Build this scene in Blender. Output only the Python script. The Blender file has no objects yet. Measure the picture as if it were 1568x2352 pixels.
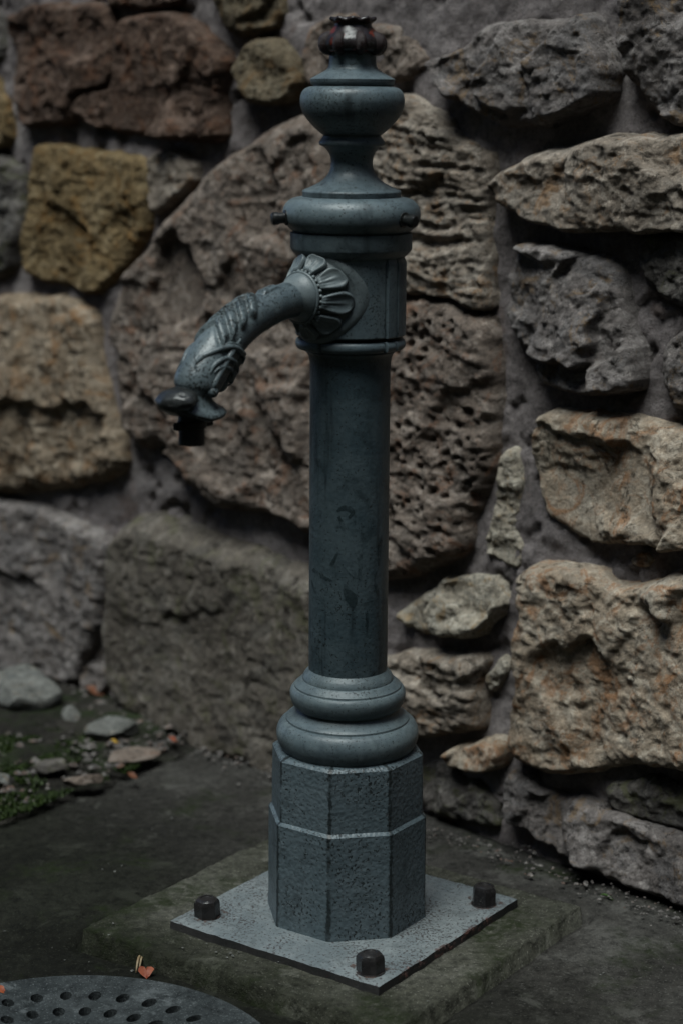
import bpy, bmesh, math, random
import numpy as np
from mathutils import Vector, Matrix
from mathutils.geometry import delaunay_2d_cdt

# ------------------------------------------------------------------ camera, sky, sun, exposure
scene = bpy.context.scene
PITCH, ROLL, FPX, PW, PH = math.radians(12.0), math.radians(0.4), 4500.0, 1568.0, 2352.0
CAM = np.array([-0.00909, -2.28156, 1.0])

cam_data = bpy.data.cameras.new("camera")
cam_data.sensor_fit = 'VERTICAL'
cam_data.sensor_height = 36.0
cam_data.lens = FPX / PH * 36.0
cam_data.clip_start, cam_data.clip_end = 0.05, 500.0
cam_data.dof.use_dof = True
cam_data.dof.focus_distance = 2.34
cam_data.dof.aperture_fstop = 3.1
cam = bpy.data.objects.new("camera", cam_data)
scene.collection.objects.link(cam)
_fwd = Vector((0, math.cos(PITCH), -math.sin(PITCH)))
_up0 = Vector((0, math.sin(PITCH), math.cos(PITCH)))
_r0 = Vector((1, 0, 0))
_right = _r0 * math.cos(ROLL) + _up0 * math.sin(ROLL)
_up = -_r0 * math.sin(ROLL) + _up0 * math.cos(ROLL)
_m = Matrix((( _right.x, _up.x, -_fwd.x, CAM[0]), (_right.y, _up.y, -_fwd.y, CAM[1]),
             (_right.z, _up.z, -_fwd.z, CAM[2]), (0, 0, 0, 1)))
cam.matrix_world = _m
scene.camera = cam

SUN_EL, SUN_AZ = math.radians(72.0), math.radians(-38.0)      # azimuth from the camera side, towards its left
world = bpy.data.worlds.new("World")
scene.world = world
world.use_nodes = True
wn = world.node_tree
bg = wn.nodes["Background"]
sky = wn.nodes.new("ShaderNodeTexSky")
sky.sky_type = 'NISHITA'
sky.sun_disc = False
sky.sun_elevation = SUN_EL
sky.sun_rotation = math.radians(180.0) + SUN_AZ
sky.air_density, sky.dust_density, sky.ozone_density = 0.3, 0.4, 1.0
wn.links.new(sky.outputs[0], bg.inputs[0])
bg.inputs[1].default_value = 0.05
sun_data = bpy.data.lights.new("sun", 'SUN')
sun_data.energy = 1.5
sun_data.angle = math.radians(35.0)
sun_data.color = (0.94, 1.0, 0.965)
sun = bpy.data.objects.new("sun", sun_data)
scene.collection.objects.link(sun)
_sd = Vector((math.sin(SUN_AZ) * math.cos(SUN_EL), -math.cos(SUN_AZ) * math.cos(SUN_EL), math.sin(SUN_EL)))
sun.rotation_euler = _sd.to_track_quat('Z', 'Y').to_euler()
sun.location = _sd * 6

vs = scene.view_settings
vs.view_transform, vs.look, vs.gamma = 'Standard', 'None', 1.0
vs.use_curve_mapping = False
vs.exposure = 1.85
scene.cycles.max_bounces = 6
scene.cycles.use_denoising = True

# ------------------------------------------------------------------ survey of the photograph: sight lines to real places
RIGHT, UP, FWD = np.array(_right), np.array(_up), np.array(_fwd)
def ray(x, y):
    d = RIGHT * ((x - PW / 2) / FPX) - UP * ((y - PH / 2) / FPX) + FWD
    return d
def on_z(x, y, z=0.0):
    d = ray(x, y); return CAM + d * ((z - CAM[2]) / d[2])
def on_plane(x, y, p0, n):
    d = ray(x, y); return CAM + d * (np.dot(p0 - CAM, n) / np.dot(d, n))
def project(P):
    v = np.asarray(P) - CAM
    dep = v @ FWD
    return np.stack([PW / 2 + FPX * (v @ RIGHT) / dep, PH / 2 - FPX * (v @ UP) / dep], -1)
def depth_of(P):
    return float(np.dot(np.asarray(P) - CAM, FWD))
AX_N = np.array([0.0, -1.0, 0.0])
def axis_x(y):                       # picture column of the pump's axis
    z = on_plane(PW / 2, y, np.zeros(3), AX_N)[2]
    return project(np.array([0, 0, z]))[0]
def axis_z(y):
    return float(on_plane(axis_x(y), y, np.zeros(3), AX_N)[2])
def axis_r(y, hw):
    return hw * depth_of([0, 0, axis_z(y)]) / FPX

# ------------------------------------------------------------------ object helpers
COL = scene.collection
def tag(o, label=None, cat=None, group=None, kind=None):
    if label: o['label'] = label
    if cat: o['category'] = cat
    if group: o['group'] = group
    if kind: o['kind'] = kind
    return o
def link(name, me, mat=None, parent=None):
    o = bpy.data.objects.new(name, me)
    COL.objects.link(o)
    if mat and not me.materials: me.materials.append(mat)
    if parent: o.parent = parent
    return o
def empty(name, loc=(0, 0, 0)):
    o = bpy.data.objects.new(name, None)
    o.empty_display_size = 0.05
    COL.objects.link(o); o.location = loc
    return o
def mesh_np(name, verts, faces, smooth=True, sharp=None):
    me = bpy.data.meshes.new(name)
    me.from_pydata([tuple(v) for v in verts] if not isinstance(verts, list) else verts, [], faces)
    if smooth: me.polygons.foreach_set('use_smooth', np.ones(len(me.polygons), bool))
    if sharp is not None: me.set_sharp_from_angle(angle=math.radians(sharp))
    me.update()
    return me
def mesh_fast(name, V, Q, smooth=True):
    me = bpy.data.meshes.new(name)
    V = np.asarray(V, np.float32); Q = np.asarray(Q, np.int32)
    n = Q.shape[1]
    me.vertices.add(len(V)); me.vertices.foreach_set('co', V.ravel())
    me.loops.add(Q.size); me.loops.foreach_set('vertex_index', Q.ravel())
    me.polygons.add(len(Q)); me.polygons.foreach_set('loop_start', np.arange(0, Q.size, n, dtype=np.int32))
    me.update(calc_edges=True)
    if smooth: me.polygons.foreach_set('use_smooth', np.ones(len(Q), bool))
    me.validate()
    return me
def fix_normals(me):
    bm = bmesh.new(); bm.from_mesh(me)
    bmesh.ops.recalc_face_normals(bm, faces=bm.faces)
    bm.to_mesh(me); bm.free(); return me
def catmull(pts, n):
    P = np.array(pts, float)
    if len(P) < 3: return [tuple(p) for p in P]
    E = np.vstack([2 * P[0] - P[1], P, 2 * P[-1] - P[-2]])
    out = []
    for i in range(len(P) - 1):
        a, b, c, d = E[i:i + 4]
        for k in range(n):
            t = k / n
            out.append(0.5 * ((2 * b) + (-a + c) * t + (2 * a - 5 * b + 4 * c - d) * t * t + (-a + 3 * b - 3 * c + d) * t ** 3))
    out.append(P[-1])
    return out

# ------------------------------------------------------------------ numpy noise
def _hash(ix, iy, iz, seed):
    h = (ix.astype(np.int64) * 374761393 + iy.astype(np.int64) * 668265263 + iz.astype(np.int64) * 2147483647 + seed * 974711) & 0xFFFFFFFF
    h = ((h ^ (h >> 13)) * 1274126177) & 0xFFFFFFFF
    h = ((h ^ (h >> 16)) * 2246822519) & 0xFFFFFFFF
    return ((h ^ (h >> 15)) & 0xFFFFFF) / float(0xFFFFFF)
def vnoise(x, y, z=None, seed=0):
    if z is None: z = np.zeros_like(x)
    fx, fy, fz = np.floor(x), np.floor(y), np.floor(z)
    ux, uy, uz = x - fx, y - fy, z - fz
    sx, sy, sz = [u * u * u * (u * (u * 6 - 15) + 10) for u in (ux, uy, uz)]
    r = 0
    for dx in (0, 1):
        for dy in (0, 1):
            a = None
            for dz in (0, 1):
                w = (sx if dx else 1 - sx) * (sy if dy else 1 - sy) * (sz if dz else 1 - sz)
                r = r + w * _hash(fx + dx, fy + dy, fz + dz, seed)
    return r * 2 - 1
def fbm(x, y, z=None, oct=4, gain=0.5, seed=0, ridged=False):
    a, s, r = 1.0, 0.0, 0
    for i in range(oct):
        k = 2.03 ** i
        n = vnoise(x * k, y * k, None if z is None else z * k, seed + i * 17)
        if ridged: n = 1 - 2 * np.abs(n)
        r = r + a * n; s += a; a *= gain
    return r / s

# ------------------------------------------------------------------ material helper
class NT:
    def __init__(self, name):
        self.m = bpy.data.materials.new(name); self.m.use_nodes = True
        self.t = self.m.node_tree; self.b = self.t.nodes["Principled BSDF"]
    def n(self, ty, **kw):
        nd = self.t.nodes.new(ty)
        for k, v in kw.items(): setattr(nd, k, v)
        return nd
    def set(self, sock, v):
        if isinstance(v, bpy.types.NodeSocket): self.t.links.new(v, sock)
        else: sock.default_value = v
    def obj(self, rnd=False, scale=None):
        c = self.n("ShaderNodeTexCoord").outputs['Object']
        if rnd:
            r = self.n("ShaderNodeObjectInfo").outputs['Random']
            a = self.n("ShaderNodeVectorMath", operation='ADD')
            self.set(a.inputs[0], c)
            mm = self.math('MULTIPLY', r, 37.0); self.set(a.inputs[1], mm); c = a.outputs[0]
        if scale:
            s = self.n("ShaderNodeVectorMath", operation='MULTIPLY'); self.set(s.inputs[0], c); s.inputs[1].default_value = scale; c = s.outputs[0]
        return c
    def noise(self, vec, scale, detail=4.0, rough=0.55, dist=0.0):
        nd = self.n("ShaderNodeTexNoise"); self.set(nd.inputs['Vector'], vec)
        nd.inputs['Scale'].default_value = scale; nd.inputs['Detail'].default_value = detail
        nd.inputs['Roughness'].default_value = rough; nd.inputs['Distortion'].default_value = dist
        return nd.outputs['Fac']
    def voro(self, vec, scale, feature='F1', rnd=1.0):
        nd = self.n("ShaderNodeTexVoronoi", feature=feature); self.set(nd.inputs['Vector'], vec)
        nd.inputs['Scale'].default_value = scale; nd.inputs['Randomness'].default_value = rnd
        return nd.outputs['Distance']
    def math(self, op, a, b=0.0, clamp=False):
        nd = self.n("ShaderNodeMath", operation=op, use_clamp=clamp); self.set(nd.inputs[0], a); self.set(nd.inputs[1], b)
        return nd.outputs[0]
    def step(self, v, lo, hi):
        nd = self.n("ShaderNodeMapRange", interpolation_type='SMOOTHSTEP'); self.set(nd.inputs[0], v)
        nd.inputs[1].default_value, nd.inputs[2].default_value = lo, hi
        return nd.outputs[0]
    def ramp(self, v, stops):
        nd = self.n("ShaderNodeValToRGB"); self.set(nd.inputs[0], v)
        e = nd.color_ramp.elements
        while len(e) < len(stops): e.new(0.5)
        for el, (p, c) in zip(e, stops): el.position = p; el.color = (*c, 1)
        return nd.outputs[0]
    def mix(self, f, a, b, mode='MIX'):
        nd = self.n("ShaderNodeMix", data_type='RGBA', blend_type=mode); self.set(nd.inputs[0], f)
        for s, v in ((nd.inputs[6], a), (nd.inputs[7], b)): self.set(s, v if isinstance(v, bpy.types.NodeSocket) else (*v, 1))
        return nd.outputs[2]
    def bump(self, h, strength, dist, prev=None):
        nd = self.n("ShaderNodeBump"); self.set(nd.inputs['Height'], h)
        nd.inputs['Strength'].default_value = strength; nd.inputs['Distance'].default_value = dist
        if prev is not None: self.t.links.new(prev, nd.inputs['Normal'])
        return nd.outputs[0]
    def out(self, col=None, rough=None, normal=None, spec=None, metal=None):
        if col is not None: self.set(self.b.inputs['Base Color'], col if isinstance(col, bpy.types.NodeSocket) else (*col, 1))
        if rough is not None: self.set(self.b.inputs['Roughness'], rough)
        if normal is not None: self.t.links.new(normal, self.b.inputs['Normal'])
        if spec is not None: self.b.inputs['Specular IOR Level'].default_value = spec
        if metal is not None: self.b.inputs['Metallic'].default_value = metal
        return self.m

def stone_mat(name, dark, mid, lite, stain, stain_amt=0.3, scale=9.0, bump=0.9, spec=0.05, k=0.80):
    dark, mid, lite, stain = [tuple(c * k for c in q) for q in (dark, mid, lite, stain)]
    t = NT(name); v = t.obj(True)
    big = t.noise(v, scale, 8, 0.68, 0.5)
    col = t.ramp(big, [(0.34, dark), (0.47, mid), (0.56, mid), (0.68, lite)])
    # mineral patches with firm outlines
    pat = t.step(t.noise(v, scale * 2.8, 8, 0.76, 1.0), 0.51, 0.57)
    col = t.mix(t.math('MULTIPLY', pat, 0.62), col, tuple(1.12 * c for c in lite))
    cool = t.step(t.noise(t.obj(True, (1.0, 1.0, 1.6)), scale * 1.3, 7, 0.7, 0.7), 0.52, 0.60)
    col = t.mix(t.math('MULTIPLY', cool, 0.45), col, tuple(c * f for c, f in zip(mid, (0.78, 0.84, 0.90))))
    f2 = t.noise(v, scale * 9, 8, 0.78)
    col = t.mix(0.85, col, t.ramp(f2, [(0.30, (0.20, 0.20, 0.20)), (0.47, (0.95, 0.95, 0.95)), (0.56, (1.1, 1.1, 1.1)), (0.70, (1.9, 1.87, 1.83))]), 'MULTIPLY')
    st = t.step(t.noise(v, scale * 2.3, 8, 0.76, 1.0), 0.58 - 0.16 * stain_amt, 0.655 - 0.10 * stain_amt)
    col = t.mix(t.math('MULTIPLY', st, 0.62), col, stain)
    lich = t.step(t.noise(v, scale * 5.0, 8, 0.78, 0.5), 0.565, 0.61)
    col = t.mix(t.math('MULTIPLY', lich, 0.75), col, tuple(0.16 * c for c in mid))
    h = t.math('ADD', t.noise(v, 55.0, 9, 0.74), t.math('MULTIPLY', t.noise(v, 150.0, 5, 0.7), 0.35))
    nrm = t.bump(h, bump, 0.013)
    nrm = t.bump(t.noise(v, 380.0, 4, 0.65), 0.5, 0.003, nrm)
    return t.out(col, 0.86, nrm, spec)

M = {}
M['brownred'] = stone_mat('stone_brown_red', (0.042, 0.027, 0.021), (0.102, 0.068, 0.052), (0.180, 0.130, 0.106), (0.14, 0.066, 0.038), 0.35)
M['ochre'] = stone_mat('stone_ochre', (0.075, 0.051, 0.025), (0.185, 0.132, 0.070), (0.275, 0.212, 0.128), (0.22, 0.115, 0.036), 0.4)
M['mauve'] = stone_mat('stone_mauve', (0.085, 0.067, 0.056), (0.190, 0.152, 0.128), (0.31, 0.262, 0.228), (0.225, 0.115, 0.070), 0.3)
M['tan'] = stone_mat('stone_tan', (0.16, 0.115, 0.08), (0.37, 0.30, 0.23), (0.50, 0.44, 0.365), (0.33, 0.145, 0.055), 0.5)
M['buff'] = stone_mat('stone_buff', (0.12, 0.098, 0.080), (0.27, 0.225, 0.185), (0.40, 0.35, 0.30), (0.29, 0.16, 0.075), 0.3)
M['grey'] = stone_mat('stone_grey', (0.080, 0.070, 0.066), (0.175, 0.155, 0.148), (0.285, 0.26, 0.25), (0.22, 0.14, 0.07), 0.25)
M['slate'] = stone_mat('stone_dark_grey', (0.055, 0.050, 0.047), (0.115, 0.104, 0.096), (0.20, 0.185, 0.17), (0.10, 0.105, 0.045), 0.4)
M['brown'] = stone_mat('stone_smooth_brown', (0.055, 0.047, 0.040), (0.100, 0.087, 0.074), (0.160, 0.144, 0.126), (0.075, 0.074, 0.040), 0.35, 7.0, 0.45)
M['sandbrown'] = stone_mat('stone_sand_brown', (0.10, 0.074, 0.050), (0.255, 0.198, 0.144), (0.37, 0.308, 0.240), (0.27, 0.14, 0.06), 0.4)
M['dullbrown'] = stone_mat('stone_dull_brown', (0.060, 0.047, 0.032), (0.150, 0.120, 0.082), (0.23, 0.195, 0.142), (0.17, 0.10, 0.045), 0.4)
M['pale'] = stone_mat('stone_pale', (0.22, 0.19, 0.15), (0.40, 0.355, 0.29), (0.52, 0.48, 0.41), (0.38, 0.24, 0.10), 0.3, 14.0)

def mortar_mat():
    t = NT('mortar'); v = t.obj()
    col = t.ramp(t.noise(v, 6.0, 8, 0.68, 0.4), [(0.32, (0.105, 0.091, 0.090)), (0.50, (0.175, 0.154, 0.153)), (0.68, (0.245, 0.220, 0.216))])
    col = t.mix(0.8, col, t.ramp(t.noise(v, 120.0, 7, 0.78), [(0.30, (0.35, 0.35, 0.35)), (0.48, (1, 1, 1)), (0.72, (1.55, 1.53, 1.5))]), 'MULTIPLY')
    gr = t.step(t.noise(v, 330.0, 3, 0.6), 0.64, 0.70)
    col = t.mix(t.math('MULTIPLY', gr, 0.6), col, (0.34, 0.31, 0.29))
    st = t.step(t.noise(v, 9.3, 6, 0.7, 0.4), 0.56, 0.66)
    col = t.mix(t.math('MULTIPLY', st, 0.45), col, (0.125, 0.080, 0.064))
    dk = t.step(t.noise(v, 19.0, 6, 0.7, 0.3), 0.60, 0.68)
    col = t.mix(t.math('MULTIPLY', dk, 0.6), col, (0.052, 0.050, 0.046))
    n = t.bump(t.noise(v, 70.0, 9, 0.76), 0.9, 0.014)
    n = t.bump(t.noise(v, 420.0, 3, 0.65), 0.5, 0.003, n)
    return t.out(col, 0.92, n, 0.1)
M['mortar'] = mortar_mat()

def paint_mat(name, c1, c2, chips=0.5, streak=0.5, rust=0.0, edges=False, bumpy=0.25, rough=0.42, chipcol=(0.012, 0.016, 0.016), cast=0.0, thr=0.635, sps=430.0):
    c1, c2 = tuple(c * f for c, f in zip(c1, (.57, .58, .61))), tuple(c * f for c, f in zip(c2, (.57, .58, .60)))
    chipcol = tuple(c * 0.5 for c in chipcol)
    t = NT(name); v = t.obj()
    col = t.mix(t.step(t.noise(v, 11.0, 7, 0.68), 0.38, 0.62), c1, c2)
    bl = t.step(t.noise(v, 23.0, 7, 0.7, 0.5), 0.52, 0.66)
    col = t.mix(t.math('MULTIPLY', bl, 0.35 + 0.35 * streak), col, tuple(0.45 * c for c in c1))
    pw = t.step(t.noise(v, 31.0, 7, 0.72, 0.3), 0.60, 0.72)
    col = t.mix(t.math('MULTIPLY', pw, 0.5), col, tuple(1.5 * c for c in c2))
    fine = t.noise(v, 150.0, 6, 0.65)
    col = t.mix(0.5, col, t.ramp(fine, [(0.3, (0.62, 0.64, 0.64)), (0.55, (1, 1, 1)), (0.8, (1.25, 1.25, 1.22))]), 'MULTIPLY')
    # wandering dark weather streaks
    vs_ = t.obj(scale=(1.0, 1.0, 0.09))
    sk = t.step(t.noise(vs_, 46.0, 5, 0.6, 0.2), 0.55, 0.74)
    sk = t.math('MULTIPLY', sk, t.step(t.noise(v, 6.0, 3, 0.5), 0.38, 0.62))
    col = t.mix(t.math('MULTIPLY', sk, streak), col, tuple(0.28 * c for c in c1))
    # flaked specks, gathered in clusters
    clus = t.step(t.noise(v, 16.0, 4, 0.6), 0.36, 0.72)
    sp = t.noise(v, sps, 3, 0.6)
    spm = t.step(t.math('ADD', sp, t.math('MULTIPLY', clus, 0.12 * chips)), thr, thr + 0.04)
    col = t.mix(t.math('MULTIPLY', spm, min(1.0, 0.55 + chips * 0.4)), col, chipcol)
    if rust > 0:
        rm = t.step(t.noise(v, 34.0, 5, 0.65), 0.74 - 0.12 * rust, 0.78 - 0.12 * rust)
        col = t.mix(t.math('MULTIPLY', rm, 0.9), col, (0.085, 0.014, 0.008))
    if edges:
        sx = t.n("ShaderNodeSeparateXYZ"); t.set(sx.inputs[0], v)
        ang = t.math('ARCTAN2', sx.outputs[0], t.math('MULTIPLY', sx.outputs[1], -1.0))
        u = t.math('DIVIDE', t.math('ADD', ang, math.radians(12.5)), math.radians(45.0))
        u = t.math('ABSOLUTE', t.math('SUBTRACT', t.math('FRACT', t.math('ADD', u, 20.5)), 0.5))
        u = t.math('ADD', u, t.math('MULTIPLY', t.math('SUBTRACT', t.noise(v, 120.0, 5, 0.7), 0.5), 0.15))
        em = t.math('MULTIPLY', t.math('SUBTRACT', 1.0, t.step(u, 0.014, 0.050)), t.step(t.noise(v, 26.0, 4, 0.6), 0.28, 0.50))
        col = t.mix(t.math('MULTIPLY', em, 0.85), col, chipcol)
    h = t.math('SUBTRACT', t.math('MULTIPLY', fine, 0.5), t.math('MULTIPLY', spm, 0.6))
    n = t.bump(h, bumpy, 0.0012)
    if cast > 0:
        cv = t.voro(v, 210.0, 'SMOOTH_F1')
        n = t.bump(t.math('ADD', cv, t.noise(v, 130.0, 4, 0.6)), cast, 0.0022, n)
    rg = t.math('ADD', t.math('MULTIPLY', t.noise(v, 40.0, 4, 0.6), 0.25), rough - 0.12)
    return t.out(col, rg, n, 0.30)

def broken(m, scale, thr):       # a coat worn through in patches
    nt = m.node_tree
    tc = nt.nodes.new("ShaderNodeTexCoord"); nz = nt.nodes.new("ShaderNodeTexNoise"); mr = nt.nodes.new("ShaderNodeMapRange")
    nz.inputs['Scale'].default_value = scale; nz.inputs['Detail'].default_value = 6; nz.inputs['Roughness'].default_value = 0.7
    nt.links.new(tc.outputs['Object'], nz.inputs['Vector']); nt.links.new(nz.outputs['Fac'], mr.inputs[0])
    mr.inputs[1].default_value, mr.inputs[2].default_value = thr - 0.06, thr + 0.06
    mr.inputs[4].default_value = 0.75
    nt.links.new(mr.outputs[0], nt.nodes["Principled BSDF"].inputs['Alpha'])
    return m
PA, PB = (0.105, 0.140, 0.152), (0.150, 0.190, 0.200)
M['paint'] = paint_mat('blue_grey_paint', PA, PB, 0.65, 0.85, 0.14, bumpy=0.45, thr=0.63, sps=400.0)
M['paint_column'] = paint_mat('blue_grey_paint_column', (0.052, 0.082, 0.094), (0.092, 0.126, 0.138), 0.6, 1.0, 0.0, bumpy=0.4, cast=0.14, thr=0.63, sps=340.0)  # same paint as elsewhere, darkened for the dim surroundings it reflects
M['paint_cast'] = paint_mat('blue_grey_paint_rough_casting', PA, (0.135, 0.172, 0.188), 0.75, 0.5, 0.0, edges=True, cast=0.34, bumpy=0.6, thr=0.618, sps=330.0)
M['paint_mould'] = paint_mat('blue_grey_paint_mouldings', PA, (0.165, 0.205, 0.212), 0.55, 0.4, 0.12, bumpy=0.4, cast=0.06, thr=0.632, sps=420.0)
M['paint_spout'] = paint_mat('blue_grey_paint_spout', (0.090, 0.118, 0.128), (0.150, 0.185, 0.192), 1.0, 0.45, 0.2, bumpy=0.8, rough=0.36, thr=0.592, sps=420.0)
M['paint_rosette'] = paint_mat('pale_worn_paint_rosette', (0.135, 0.165, 0.170), (0.200, 0.232, 0.230), 0.35, 0.15, 0.12, bumpy=0.5, rough=0.42)
M['paint_plate'] = paint_mat('blue_grey_paint_plate', (0.150, 0.175, 0.178), (0.228, 0.252, 0.252), 0.85, 0.3, 0.3, bumpy=0.5, rough=0.5, chipcol=(0.055, 0.047, 0.048), thr=0.602, sps=290.0)
M['rim_iron'] = paint_mat('rusty_rim_iron', (0.022, 0.022, 0.021), (0.050, 0.046, 0.045), 0.7, 0.0, 0.55, bumpy=0.9, rough=0.6)
M['knob'] = paint_mat('worn_black_red_paint', (0.016, 0.014, 0.014), (0.036, 0.028, 0.028), 0.6, 0.2, 1.35, bumpy=0.9, rough=0.24)
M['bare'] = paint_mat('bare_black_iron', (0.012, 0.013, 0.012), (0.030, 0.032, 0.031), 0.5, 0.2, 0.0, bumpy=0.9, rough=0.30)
M['nozzle'] = paint_mat('black_nozzle', (0.006, 0.008, 0.007), (0.012, 0.014, 0.013), 0.3, 0.0, 0.0, bumpy=0.3, rough=0.45)
M['bolt'] = paint_mat('black_bolt', (0.018, 0.017, 0.017), (0.036, 0.032, 0.031), 0.5, 0.0, 0.3, bumpy=0.6, rough=0.28)
M['scuff'] = broken(paint_mat('dark_scuffed_paint', (0.022, 0.038, 0.043), (0.036, 0.055, 0.060), 0.3, 0.2, 0.0), 34.0, 0.48)

def concrete_mat(name, c1, c2, c3, moss=0.4, mosscol=(0.020, 0.030, 0.009), dirt_shade=None):
    c1, c2, c3 = [tuple(c * 0.80 for c in q) for q in (c1, c2, c3)]
    mosscol = tuple(c * 0.5 for c in mosscol)
    t = NT(name); v = t.obj()
    col = t.ramp(t.noise(v, 4.5, 8, 0.62, 0.3), [(0.32, c1), (0.5, c2), (0.68, c3)])
    col = t.mix(0.9, col, t.ramp(t.noise(v, 80.0, 8, 0.78), [(0.32, (0.20, 0.20, 0.20)), (0.48, (1, 1, 1)), (0.72, (1.9, 1.88, 1.85))]), 'MULTIPLY')
    pt = t.step(t.noise(v, 17.0, 8, 0.74, 0.4), 0.54, 0.64)
    col = t.mix(t.math('MULTIPLY', pt, 0.6), col, tuple(1.7 * c for c in c3))
    gr = t.step(t.noise(v, 380.0, 2, 0.5), 0.62, 0.70)
    col = t.mix(t.math('MULTIPLY', gr, 0.5), col, tuple(min(1, c * 2.6) for c in c3))
    if dirt_shade:                      # damp black soil film, with the front-left corner's shading painted in too
        sx = t.n("ShaderNodeSeparateXYZ"); t.set(sx.inputs[0], v)
        a, b, c, w = dirt_shade
        dd = t.math('ADD', t.math('ADD', t.math('MULTIPLY', sx.outputs[0], a), t.math('MULTIPLY', sx.outputs[1], b)), c)
        dd = t.math('ADD', dd, t.math('MULTIPLY', t.math('SUBTRACT', t.noise(v, 9.0, 6, 0.62), 0.5), 0.38))
        dm = t.step(dd, -w, w)
        col = t.mix(t.math('MULTIPLY', dm, 0.9), col, (0.20, 0.23, 0.17), 'MULTIPLY')
    mm = t.step(t.noise(v, 8.0, 6, 0.66, 0.2), 0.62 - 0.22 * moss, 0.76 - 0.15 * moss)
    mm = t.math('MULTIPLY', mm, t.step(t.noise(v, 90.0, 4, 0.6), 0.30, 0.55))
    col = t.mix(t.math('MULTIPLY', mm, 0.8), col, mosscol)
    n = t.bump(t.noise(v, 38.0, 9, 0.74), 0.75, 0.012)
    n = t.bump(t.noise(v, 300.0, 4, 0.65), 0.5, 0.0025, n)
    rg = t.math('ADD', t.math('MULTIPLY', t.noise(v, 12.0, 5, 0.6), 0.3), 0.66)
    return t.out(col, rg, n, 0.07)
M['plinth'] = concrete_mat('mossy_concrete', (0.025, 0.026, 0.019), (0.050, 0.050, 0.040), (0.092, 0.090, 0.078), 0.75, dirt_shade=(-0.55, -0.75, -0.15, 0.10))
M['pavement'] = concrete_mat('grey_concrete', (0.015, 0.0145, 0.013), (0.030, 0.0285, 0.026), (0.056, 0.054, 0.050), 0.45, dirt_shade=(-0.9, -0.75, 0.02, 0.22))
M['ground'] = concrete_mat('far_ground', (0.018, 0.017, 0.015), (0.032, 0.031, 0.028), (0.055, 0.052, 0.047), 0.4)
M['blocker'] = concrete_mat('sky_blocker_green', (0.018, 0.022, 0.010), (0.030, 0.038, 0.016), (0.050, 0.052, 0.028), 0.6)  # dark green skin of the added slope that blocks low sky
M['soil'] = concrete_mat('dark_soil', (0.007, 0.0065, 0.0055), (0.015, 0.014, 0.012), (0.034, 0.031, 0.027), 0.8, (0.022, 0.042, 0.010))
M['cover'] = concrete_mat('manhole_iron_concrete', (0.014, 0.017, 0.018), (0.030, 0.035, 0.037), (0.066, 0.073, 0.076), 0.15)
M['pit'] = NT('drain_dark').out((0.01, 0.011, 0.01), 0.9)

def leaf_mat(name, a, b):
    a, b = tuple(c * 0.42 for c in a), tuple(c * 0.42 for c in b)
    t = NT(name); v = t.obj(True)
    col = t.mix(t.step(t.noise(v, 120.0, 6, 0.7), 0.4, 0.6), a, b)
    return t.out(col, 0.6, t.bump(t.noise(v, 200.0, 3, 0.6), 0.4, 0.002), 0.3)
M['leaf_orange'] = leaf_mat('leaf_orange', (0.26, 0.042, 0.010), (0.36, 0.080, 0.020))
M['leaf_yellow'] = leaf_mat('leaf_yellow', (0.50, 0.28, 0.02), (0.60, 0.38, 0.06))
M['leaf_brown'] = leaf_mat('leaf_brown', (0.16, 0.055, 0.026), (0.25, 0.10, 0.05))
M['straw'] = leaf_mat('straw', (0.30, 0.21, 0.11), (0.42, 0.32, 0.19))
M['moss'] = leaf_mat('moss', (0.020, 0.040, 0.006), (0.060, 0.105, 0.014))
M['grass'] = leaf_mat('grass', (0.05, 0.12, 0.015), (0.08, 0.17, 0.03))
M['pebble'] = stone_mat('pebble', (0.060, 0.061, 0.056), (0.120, 0.121, 0.113), (0.19, 0.19, 0.178), (0.15, 0.115, 0.08), 0.2, 14.0, 0.6)
M['grit'] = stone_mat('grit', (0.040, 0.037, 0.034), (0.095, 0.087, 0.083), (0.22, 0.205, 0.195), (0.13, 0.066, 0.042), 0.4, 22.0, 0.4)

# ------------------------------------------------------------------ the ground
tag(link('ground', mesh_np('ground', [(-60, -60, -0.08), (60, -60, -0.08), (60, 60, -0.08), (-60, 60, -0.08)], [(0, 1, 2, 3)]), M['ground']), kind='structure')

# unseen slope added behind the camera to keep low sky off the pump
def build_sky_blocker():
    na, nr = 90, 26
    A = np.linspace(math.radians(-118), math.radians(118), na); T = np.linspace(0, 1, nr)
    a, t = np.meshgrid(A, T); a, t = a.ravel(), t.ravel()
    r = 3.5 + 0.25 * vnoise(a * 3, t * 0, seed=61) + 4.2 * t
    z = -0.09 + 8.0 * t ** 0.85 + 0.5 * fbm(a * 6, t * 5, oct=4, seed=63) * t
    r = r + 0.35 * fbm(a * 8, t * 7, oct=3, seed=65) * t
    V = np.stack([r * np.sin(a), -0.4 - r * np.cos(a), z], 1)
    i = (np.arange(nr - 1)[:, None] * na + np.arange(na - 1)[None]).ravel()
    return mesh_fast('sky_blocker', V, np.stack([i, i + na, i + na + 1, i + 1], 1))
tag(link('sky_blocker', build_sky_blocker(), M['blocker']), kind='structure')

# the wall stands on this line, its face turned to the camera's left
WD = np.array([0.7143, -0.6999, 0.0])
WN0 = np.array([-0.6999, -0.7143, 0.0])
W0 = np.array([0.0, 0.545, 0.0])
BAT = math.radians(5.0)
WT = np.array([-WN0[0] * math.sin(BAT), -WN0[1] * math.sin(BAT), math.cos(BAT)])     # up the leaning face
WN = np.cross(WD, WT); WN /= np.linalg.norm(WN)
if WN[1] > 0: WN = -WN
def wall_st(x, y, off=0.0):
    P = on_plane(x, y, W0 + WN * off, WN) - W0
    return (float(P @ WD), float(P @ WT))
def wall_P(s, t, h):
    return W0 + np.outer(s, WD) + np.outer(t, WT) + np.outer(h, WN)

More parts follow.
